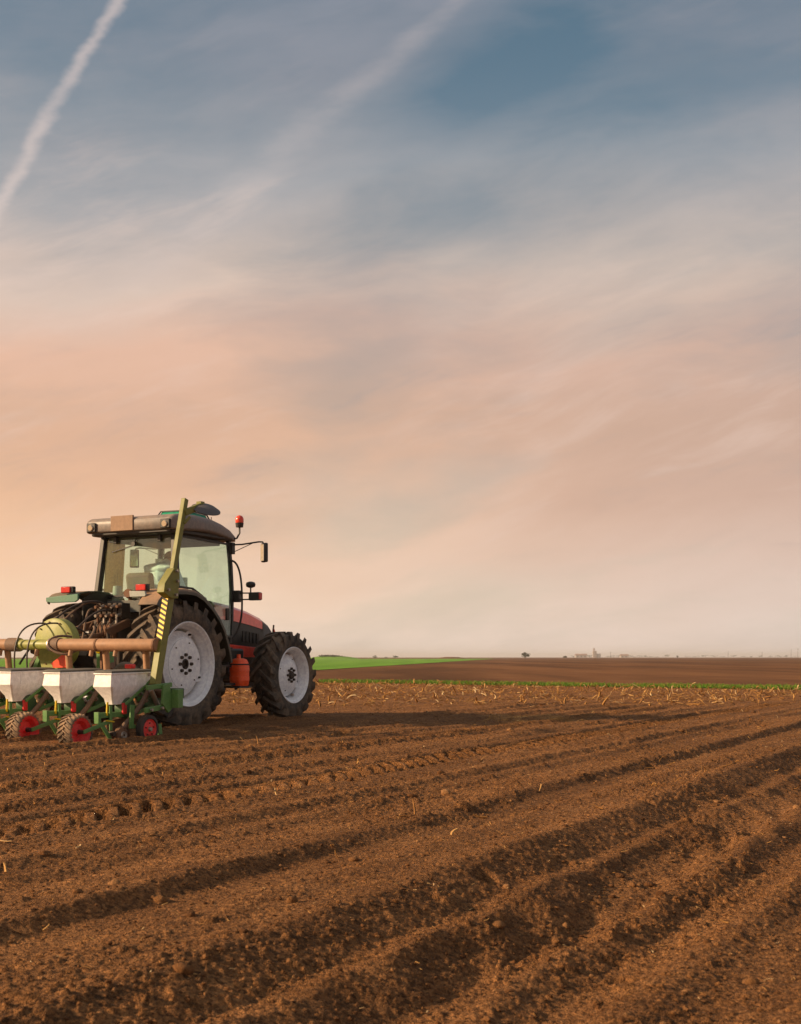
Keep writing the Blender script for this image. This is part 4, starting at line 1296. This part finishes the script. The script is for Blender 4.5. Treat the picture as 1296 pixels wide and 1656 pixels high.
    for sdv in (-1, 1):
        for i in range(nl):
            f0 = 2 * math.pi * (i + (.5 if sdv > 0 else 0)) / nl
            rings = []
            for tt in (-.05, .35, .75, 1.02):
                a = f0 - tt * .30
                ring = []
                for da, rad in ((-.055, wr - .02 - (.02 if tt > 1 else 0)), (.055, wr - .02 - (.02 if tt > 1 else 0)), (.042, wr + .006 - (.012 if tt > 1 else 0)), (-.042, wr + .006 - (.012 if tt > 1 else 0))):
                    ring.append((wx + rad * math.sin(a + da), wy + sdv * h * tt, wz + rad * math.cos(a + da)))
                rings.append(ring)
            t.loft(rings)
    pw = part('press_wheel', 'tyre_dusty', u, t, smooth=40)
    part('rim', 'red_rim', pw, G().lathe([(-h * .55, .0), (-h * .55, .03), (-h * .35, .045), (-h * .3, .085), (-h * .82, .115), (-h * .93, .150), (-h * .8, .155), (h * .7, .155), (h * .7, .1), (h * .2, .08), (h * .2, 0)], 40, c=(wx, wy, wz)))
    part('wheel_hub', 'bolt_dark', pw, G().cyl((wx, wy - h * .4, wz), (wx, wy - h * 1.25, wz), .026, .02, 12))
    part('wheel_arm', 'green_paint', u, G().bar((wx, wy - h * 1.3, wz), (-2.44, wy - h * 1.4, .235), .014, .04), .003)
    return u


def make_gauge_wheel(parent, x, y):
    r, h = .152, .045
    gw = part('gauge_wheel', 'black_rubber', parent, G().lathe([(-h * .7, .105), (-h, .115), (-h, r - .02), (-h * .7, r), (h * .7, r), (h, r - .02), (h, .115), (h * .7, .105)], 40, c=(x, y, .135)))
    part('rim', 'red_rim', gw, G().lathe([(-h * .75, .0), (-h * .75, .05), (-h * .6, .09), (-h * .85, .108), (-h * .5, .115), (h * .5, .115), (h * .5, 0)], 36, c=(x, y, .135)))
    part('wheel_hub', 'bare_steel', gw, G().lathe([(-h * 1.3, .0), (-h * 1.3, .02), (-h * .7, .028), (-h * .7, 0)], 16, c=(x, y, .135)))
    for k in range(5):
        a = 2 * math.pi * k / 5
        part('bolt', 'bolt_dark', gw, G().cyl((x + .065 * math.sin(a), y - h * .7, .135 + .065 * math.cos(a)), (x + .065 * math.sin(a), y - h * .95, .135 + .065 * math.cos(a)), .008, n=6))
    part('wheel_arm', 'green_paint', parent, G().bar((x - .17, y + .06, .40), (x - .19, y + .06, .15), .02, .06, up=(1, 0, 0)).bar((x, y + .055, .14), (x - .18, y + .06, .18), .02, .04), .003)
    part('wheel_scraper', 'green_paint', parent, G().prism([(x + .17, y - .02, .18), (x + .22, y - .02, .18), (x + .24, y - .02, .03), (x + .18, y - .02, .03)], (0, .03, 0)), .002)


def copy_tree(o, parent):
    c = o.copy()
    COL.objects.link(c)
    c.parent = parent
    for ch in list(o.children):
        copy_tree(ch, c)
    return c


unit0 = make_row_unit(ROWS[0])
for y in ROWS[1:]:
    u = copy_tree(unit0, Pn)
    u.location = (0, y, 0)
make_gauge_wheel(unit0, -2.02, -.235)
# end bracket of the frame with fold linkage
eb = G().prism([(-1.88, -2.02, .60), (-1.78, -2.02, .62), (-1.70, -2.02, .36), (-1.80, -2.02, .30), (-1.90, -2.02, .40)], (0, .03, 0))
eb.box((-1.70, -2.06, .45), (.09, .09, .20))
eb.bar((-2.12, -1.98, .58), (-1.70, -1.98, .60), .03, .05).bar((-2.15, -1.98, .34), (-1.68, -1.98, .38), .03, .055)
eb.build('end_bracket', 'green_paint', Pn, .005)
for k in range(3):
    G().cyl((-2.08 + k * .18, -2.0, .345 + k * .012), (-2.08 + k * .18, -2.03, .345 + k * .012), .016, n=8).build('pin', 'bare_steel', Pn)
G().cyl((-1.95, -1.9, .55), (-1.82, -1.9, .36), .028, n=10).build('damper', 'bare_steel', Pn)
G().cyl((-1.72, -1.93, .50), (-1.72, -1.78, .50), .05, n=14).build('pivot', 'rust_steel', Pn)

# marker arm raised beside the cab
A0, A1, A2 = Vector((-1.93, -1.94, .60)), Vector((-1.60, -1.90, 1.70)), Vector((-1.32, -1.885, 2.66))
mast = G().bar(A0, A1, .085, .10, up=(1, 0, 0)).build('marker_arm', 'olive_paint', Pn, .008)
d01 = (A1 - A0).normalized()
sidev = Vector((0, -1, 0))
upper = G().bar(A1 - d01 * .06, A2, .056, .066, up=(1, 0, 0)).build('arm_extension', 'olive_paint', mast, .006)
G().prism([A1 + Vector((-.10, .02, -.16)), A1 + Vector((-.22, .02, -.10)), A1 + Vector((-.20, .02, .0)), A1 + Vector((-.04, .02, .17)), A1 + Vector((.06, .02, .17)), A1 + Vector((.03, .02, -.16))], (0, -.10, 0)).build('hinge_plate', 'olive_paint', mast, .006)
for dx, dz in ((-.16, -.07), (.0, .03), (-.01, .14), (-.03, -.12)):
    p = A1 + Vector((dx, -.08, dz))
    G().cyl(p, p + Vector((0, -.03, 0)), .016, n=8).build('bolt', 'bare_steel', mast)
# yellow and black stripes on the rear face
nb = d01.cross(sidev).normalized()
if nb.x > 0:
    nb = -nb
for k in range(9):
    c = A1 - d01 * (.17 + k * .056) + nb * .0525
    w2 = Vector((0, .039, 0))
    e = d01 * .0140
    skew = d01 * .020
    G().prism([c - w2 - e - skew, c + w2 - e + skew, c + w2 + e + skew, c - w2 + e - skew], nb * .003).build('stripe', 'yellow_paint', mast, smooth=0)
c = A1 - d01 * .395 + nb * .0505
G().bar(A1 - d01 * .13 + nb * .0505, A1 - d01 * .66 + nb * .0505, .080, .002, up=nb).build('stripe_ground', 'engine_grime', mast)
# bracket and disc at the top
br = G().bar(A2 + Vector((-.04, -.02, -.16)), A2 + Vector((.24, -.06, -.05)), .05, .07).bar(A2 + Vector((-.06, -.03, -.28)), A2 + Vector((.0, -.07, -.20)), .03, .03).box(A2 + Vector((.22, -.05, -.06)), (.07, .07, .10))
br.build('disc_bracket', 'olive_paint', mast, .005)
Md = Vector((-.217, -.413, .88)).to_track_quat('Z', 'X').to_matrix().to_4x4()
dg = G()
rings = [[Md @ Vector((r * math.cos(2 * math.pi * k / 36), r * math.sin(2 * math.pi * k / 36), z)) + A2 + Vector((.23, -.12, -.10)) for k in range(36)] for r, z in ((.02, .045), (.10, .035), (.165, 0), (.166, -.006), (.10, .026), (.02, .036))]
dg.loft(rings)
dk = dg.build('marker_disc', 'disc_steel', mast)

# ------------------------------------------------------------------ loose things on the soil
ICO = None


def ico_points():
    bm = bmesh.new()
    bmesh.ops.create_icosphere(bm, subdivisions=2, radius=1.0)
    v = np.array([p.co[:] for p in bm.verts])
    f = np.array([[q.index for q in p.verts] for p in bm.faces])
    bm.free()
    bm = bmesh.new()
    bmesh.ops.create_icosphere(bm, subdivisions=1, radius=1.0)
    v1 = np.array([p.co[:] for p in bm.verts])
    f1 = np.array([[q.index for q in p.verts] for p in bm.faces])
    bm.free()
    return v, f, v1, f1


def sample_ground(n, ymin, ymax, pw=1.0, margin=0.9):
    """points spread over the near field, denser close to the viewer"""
    t = rng.random(n)
    Y = np.exp(np.log(ymin) + (np.log(ymax) - np.log(ymin)) * t ** pw)
    X = (rng.random(n) * 2 - 1) * (0.37 * Y + margin)
    return X, Y


def keep_off(X, Y):
    """not under the machine's wheels"""
    a, b = X - O.x, Y - O.y
    lx = a * S_ + b * C_
    ly = -a * C_ + b * S_
    return ~((lx > -3.0) & (lx < 3.2) & (np.abs(ly) < 2.2))


def build_clods():
    v2, f2, v1, f1 = ico_points()
    for name, n, ymin, ymax, smin, smax, V0, F0, pw in (('soil_crumbs', 30000, 1.7, 22, .0025, .010, v1, f1, .85), ('soil_clods', 420, 1.8, 23, .008, .026, v2, f2, .8)):
        X, Y = sample_ground(n, ymin, ymax, pw)
        k = keep_off(X, Y)
        X, Y = X[k], Y[k]
        n = len(X)
        Z = height(X, Y)
        s = smin + (smax - smin) * rng.random(n) ** 3.0
        s = s * (1 + 0.035 * np.maximum(Y - 4, 0))
        nv = len(V0)
        P = np.repeat(V0[None], n, 0)
        P = P * (1 + (0.5 if nv < 20 else 0.50) * (rng.random((n, nv, 1)) - .5))
        if nv > 20:
            for _ in range(7):
                d_ = rng.normal(size=(n, 3))
                d_ /= np.linalg.norm(d_, axis=1, keepdims=True)
                cosv = np.einsum('ij,nj->ni', V0, d_)
                P = P * (1 + (rng.random((n, 1)) * .55 - .30) * np.maximum(cosv, 0) ** 3)[..., None]
        sc_ = np.stack([.75 + .6 * rng.random(n), .75 + .6 * rng.random(n), .5 + .4 * rng.random(n)], -1)
        P = P * sc_[:, None, :]
        a = rng.random(n) * 6.283
        ca, sa = np.cos(a)[:, None], np.sin(a)[:, None]
        x = P[..., 0] * ca - P[..., 1] * sa
        y = P[..., 0] * sa + P[..., 1] * ca
        P = np.stack([x, y, P[..., 2]], -1) * s[:, None, None]
        P = P + np.stack([X, Y, Z + s * 0.02], -1)[:, None, :]
        F = (F0[None] + (np.arange(n) * nv)[:, None, None]).reshape(-1, 3)
        o = np_mesh(name, P.reshape(-1, 3), F, 'clod', nv > 20, 'stuff')
        tag(o, 'small crumbs of brown soil scattered over the furrows' if nv < 20 else 'fist sized brown clods lying on the furrows', 'soil')


build_clods()


def ribbons(name, mat, X, Y, length, width, lift, curl, label, cat, upright=0.0):
    """thin bent strips with thickness: straw, leaves, grass"""
    n = len(X)
    Z = height(X, Y)
    seg = 4
    az = rng.random(n) * 6.283
    pit = lift * rng.normal(size=n) if not upright else upright * (0.6 + 0.5 * rng.random(n))
    t = np.linspace(0, 1, seg)[None, :]
    cur = curl * rng.normal(size=n)[:, None]
    ang = pit[:, None] + cur * (t - .3)
    dl = length[:, None] / (seg - 1)
    hx = np.cumsum(np.cos(ang) * dl, 1) - np.cos(ang[:, :1]) * dl
    hz = np.cumsum(np.sin(ang) * dl, 1) - np.sin(ang[:, :1]) * dl
    bend = (rng.normal(size=n) * 0.25)[:, None] * t ** 2 * length[:, None]
    ca, sa = np.cos(az)[:, None], np.sin(az)[:, None]
    cx_ = X[:, None] + hx * ca - bend * sa
    cy_ = Y[:, None] + hx * sa + bend * ca
    zmin = hz.min(1, keepdims=True)
    cz_ = Z[:, None] + hz - zmin + 0.004
    wv = width[:, None] * (1 - (0.75 if upright else 0.35) * t)
    roll = (rng.normal(size=n) * 0.7)[:, None]
    ox, oy, oz = -sa * wv * np.cos(roll), ca * wv * np.cos(roll), np.abs(wv * np.sin(roll))
    A = np.stack([cx_ + ox, cy_ + oy, cz_ + oz], -1)
    B = np.stack([cx_ - ox, cy_ - oy, cz_ + oz * .2], -1)
    C = np.stack([cx_, cy_, cz_ - wv * .35 + 0 * cz_], -1)
    P = np.stack([A, B, C], 2)                      # n, seg, 3, xyz
    idx = np.arange(n * seg * 3).reshape(n, seg, 3)
    F = []
    for k in range(3):
        k2 = (k + 1) % 3
        F.append(np.stack([idx[:, :-1, k], idx[:, :-1, k2], idx[:, 1:, k2], idx[:, 1:, k]], -1).reshape(-1, 4))
    o = np_mesh(name, P.reshape(-1, 3), np.concatenate(F), mat, True, 'stuff')
    tag(o, label, cat)
    return o


# corn litter: dense on the headland, thin over the drilled part
n = 9500
Y = 21.5 + (strip_y(0) - 19.5) * rng.random(n) ** 0.8
X = (rng.random(n) * 2 - 1) * (0.42 * Y + 2)
k = (Y < strip_y(X) - .3) & keep_off(X, Y) & (vnoise(X * .7, Y * .7, 301) > -.45)
X, Y = X[k], Y[k]
ribbons('crop_litter', 'straw', X, Y, .06 + .22 * rng.random(len(X)) ** 2, .008 + .022 * rng.random(len(X)) ** 2, .30, .9, 'pale corn litter scattered over the headland before the grass strip', 'straw')
X, Y = sample_ground(4200, 3.0, 23, .62)
k = keep_off(X, Y)
X, Y = X[k], Y[k]
ribbons('straw_bits', 'straw', X, Y, .010 + .022 * rng.random(len(X)) ** 2, .0012 + .0022 * rng.random(len(X)), .12, .8, 'tiny pale chips of straw mixed into the soil surface', 'straw')
X, Y = sample_ground(950, 3.8, 23, .50)
k = keep_off(X, Y) & (vnoise(X * .8, Y * .8, 311) > -.55)
X, Y = X[k], Y[k]
ribbons('straw_scraps', 'straw', X, Y, .025 + .10 * rng.random(len(X)) ** 2.5, .0025 + .008 * rng.random(len(X)) ** 2, .16, 1.2, 'thin scraps of dry straw lying across the drilled furrows', 'straw')

# grass strip
n = 26000
X = -8 + 36 * rng.random(n)
wd = .55 + .35 * vnoise(X * .35, X * 0, 321)
Y = strip_y(X) + rng.normal(size=n) * wd * .75
k = vnoise(X * .9, Y * .5, 331) > -.75 + .5 * (X < 0)
X, Y = X[k], Y[k]
ribbons('grass_strip', 'grass', X, Y, .05 + .10 * rng.random(len(X)), .010 + .008 * rng.random(len(X)), .3, .5, 'narrow green grass strip between the drilled soil and the far field', 'grass', upright=1.2)

# ------------------------------------------------------------------ far things
def leaf_crown(name, parent, c, rad, n, size, lobes=7):
    """crown of leaf sized faces in several lobes"""
    c = np.array(c, float)
    rad = np.array(rad, float)
    ctr = rng.normal(size=(lobes, 3))
    ctr = ctr / np.linalg.norm(ctr, axis=1, keepdims=True) * (.35 + .35 * rng.random((lobes, 1)))
    w = rng.integers(0, lobes, n)
    d = rng.normal(size=(n, 3))
    d = d / np.linalg.norm(d, axis=1, keepdims=True) * (rng.random((n, 1)) ** .4) * (.28 + .3 * rng.random(lobes))[w][:, None]
    p = (ctr[w] + d) * rad + c
    a = rng.normal(size=(n, 3))
    a /= np.linalg.norm(a, axis=1, keepdims=True)
    b = np.cross(a, rng.normal(size=(n, 3)))
    b /= np.linalg.norm(b, axis=1, keepdims=True)
    s = size * (.6 + .8 * rng.random((n, 1)))
    V = np.stack([p - a * s, p + b * s * .6, p + a * s, p - b * s * .6], 1).reshape(-1, 3)
    F = np.arange(n * 4).reshape(n, 4)
    o = np_mesh(name, V, F, 'leaf', False)
    o.parent = parent
    return o


def at(px, py, dist):
    """ground position under a photograph column at a given distance"""
    return ((px - 648) / 1970 * dist, dist)


def far_tree(px, dist, h, w, label, group=None, n=420, trunk=.28, name='tree', cat='tree'):
    x, y = at(px, 0, dist)
    r = empty(name, (x, y, 0))
    tag(r, label, cat, group)
    g = G().tube([(0, 0, -.2), (0.03 * h, 0, h * trunk), (0, .02 * h, h * .6)], [h * .035, h * .028, h * .012], 7)
    for k in range(4):
        a = k * 1.7 + px
        g.tube([(0, 0, h * (trunk + .05 * k)), (w * .25 * math.cos(a), w * .25 * math.sin(a), h * (.55 + .08 * k))], [h * .015, h * .006], 5)
    g.build('trunk', 'bark', r)
    leaf_crown('crown', r, (0, 0, h * (.5 + trunk * .5)), (w * .55, w * .55, h * (.5 - trunk * .42)), n, h * .07)
    return r


far_tree(850, 560, 3.4, 4.2, 'lone small dark tree on the field edge right of the green crop', trunk=.2)
far_tree(914, 700, 2.0, 3.2, 'low dark bush on the skyline left of the tower', trunk=.1, name='bush', cat='bush')
far_tree(607, 620, 2.0, 2.4, 'tiny bare bush on the skyline above the green crop', trunk=.25, n=200, name='bush', cat='bush')
far_tree(640, 640, 1.9, 4.0, 'wider grey bush just right of the tiny one above the green crop', trunk=.12, n=300, name='bush', cat='bush')
far_tree(624, 660, 1.2, 3.0, 'flat grey bush between the two taller ones above the green crop', trunk=.12, n=250, name='bush', cat='bush')
far_tree(1096, 760, 2.2, 1.6, 'thin bush standing alone on the skyline right of the tower', trunk=.3, n=150, name='bush', cat='bush')
# wooded mound on the left
x, y = at(538, 0, 640)
md = empty('wooded_mound', (x, y, 0))
tag(md, 'low dark wooded mound on the skyline behind the green crop', 'mound')
g = G()
g.loft([[(14 * r * math.cos(a) * (1 + .1 * math.sin(3 * a)), 7 * r * math.sin(a), z) for a in [2 * math.pi * k / 28 for k in range(28)]] for r, z in ((1.0, -.1), (.86, .5), (.6, 1.1), (.3, 1.3), (.02, 1.4))])
g.build('bank', 'wheat', md)
leaf_crown('shrubs', md, (0, 0, 1.3), (9.5, 5, .9), 1500, .30, 22)
x, y = at(730, 0, 820)
md = empty('low_bank', (x, y, 0))
tag(md, 'long low earth bank on the skyline where green crop meets brown field', 'mound')
g = G()
g.loft([[(9 * r * math.cos(a), 4 * r * math.sin(a), z) for a in [2 * math.pi * k / 24 for k in range(24)]] for r, z in ((1.0, -.1), (.85, .6), (.5, 1.0), (.02, 1.1))])
g.build('bank', 'far_soil', md)


# tower building
def far_tower(px, dist):
    x, y = at(px, 0, dist)
    r = empty('grain_tower', (x, y, 0))
    tag(r, 'tall pale grain tower with a narrow head on the far skyline', 'tower')
    w = G().box((0, 0, 6.5), (6.5, 6, 13)).build('wall', 'silo_wall', r)
    G().box((-1.2, 0, 15.2), (2.6, 3, 4.4)).build('lift_head', 'silo_wall', r)
    G().loft([[(-2.7, -1.7, 17.4), (.3, -1.7, 17.4), (.3, 1.7, 17.4), (-2.7, 1.7, 17.4)], [(-1.5, -.2, 18.6), (-.9, -.2, 18.6), (-.9, .2, 18.6), (-1.5, .2, 18.6)]]).build('roof', 'farm_roof', r)
    for k in range(3):
        for j in range(2):
            G().box((-1.6 + 3.2 * j, -3.02, 3 + 3.6 * k), (1.0, .1, 1.4)).build('window', 'bolt_dark', w)
    for k in range(2):
        G().cyl((5.5 + 4.2 * k, 0, 0), (5.5 + 4.2 * k, 0, 7), 2.0, n=20).cyl((5.5 + 4.2 * k, 0, 7), (5.5 + 4.2 * k, 0, 8.2), 2.0, .2, n=20).build('silo', 'farm_wall', r)


far_tower(962, 2300)


def far_barn(px, dist, w, h, label):
    x, y = at(px, 0, dist)
    r = empty('barn', (x, y, 0))
    tag(r, label, 'barn')
    G().box((0, 0, h / 2), (w, 9, h)).build('wall', 'farm_wall', r)
    G().loft([[(-w / 2 - .4, -5, h), (-w / 2 - .4, 5, h), (-w / 2 - .4, 0, h + 3)], [(w / 2 + .4, -5, h), (w / 2 + .4, 5, h), (w / 2 + .4, 0, h + 3)]]).build('roof', 'farm_roof', r)
    for k in range(int(w // 7)):
        G().box((-w / 2 + 4 + k * 7, -4.52, h * .5), (2.4, .1, h * .5)).build('door', 'bolt_dark', r)


far_barn(940, 2350, 22, 4.5, 'long pale barn just left of the grain tower')
far_barn(1010, 2450, 16, 4, 'short pale barn a little right of the grain tower')
# hazy tree belt
rs = random.Random(3)
spots = [928, 938, 948, 954, 984, 992, 1001, 1018, 1026, 1035, 1044, 1053, 1064, 1078, 1112, 1126, 1141, 1156, 1170, 1187, 1205, 1216, 1230, 1246, 1262, 1272, 1288]
for i, px in enumerate(spots):
    far_tree(px, 2500 + rs.random() * 500, 3.5 + 3.5 * rs.random(), 14 + 10 * rs.random(), 'hazy grey tree in the far belt along the right skyline', 'trees of the far belt', n=220, trunk=.15)


def far_pole(px, dist, h, label, group=None):
    x, y = at(px, 0, dist)
    r = empty('utility_pole', (x, y, 0))
    tag(r, label, 'pole', group)
    G().cyl((0, 0, -.3), (0, 0, h), .30, .2, 8).build('pole', 'bark', r)
    G().bar((-1.6, 0, h - 1.0), (1.6, 0, h - 1.0), .25).build('cross_arm', 'bark', r)


far_pole(988, 2000, 10, 'thin utility pole right beside the grain tower')
for px, h in ((1178, 10), (1233, 9), (1280, 13), (1291, 15)):
    far_pole(px, 1900, h, {1178: 'shorter thin pole in the middle of the right skyline', 1233: 'shortest thin pole between the middle pole and the right edge', 1280: 'tall pole second from the right edge of the skyline', 1291: 'tallest pole at the right edge of the skyline'}[px])

# ------------------------------------------------------------------ air
m, g, out = new_mat('haze')
vol = g.n('ShaderNodeVolumePrincipled')
vol.inputs['Color'].default_value = (0.93, 0.90, 0.88, 1)
vol.inputs['Density'].default_value = 0.00021
vol.inputs['Anisotropy'].default_value = 0.2
g.t.links.new(vol.outputs[0], out.inputs['Volume'])
HAZE = True
if HAZE:
    hz = G().box((0, 2500, 11), (24000, 13400, 24)).build('haze', 'haze', None, smooth=0)
    tag(hz, 'thin pale haze in the air over the far fields', 'haze', kind='stuff')
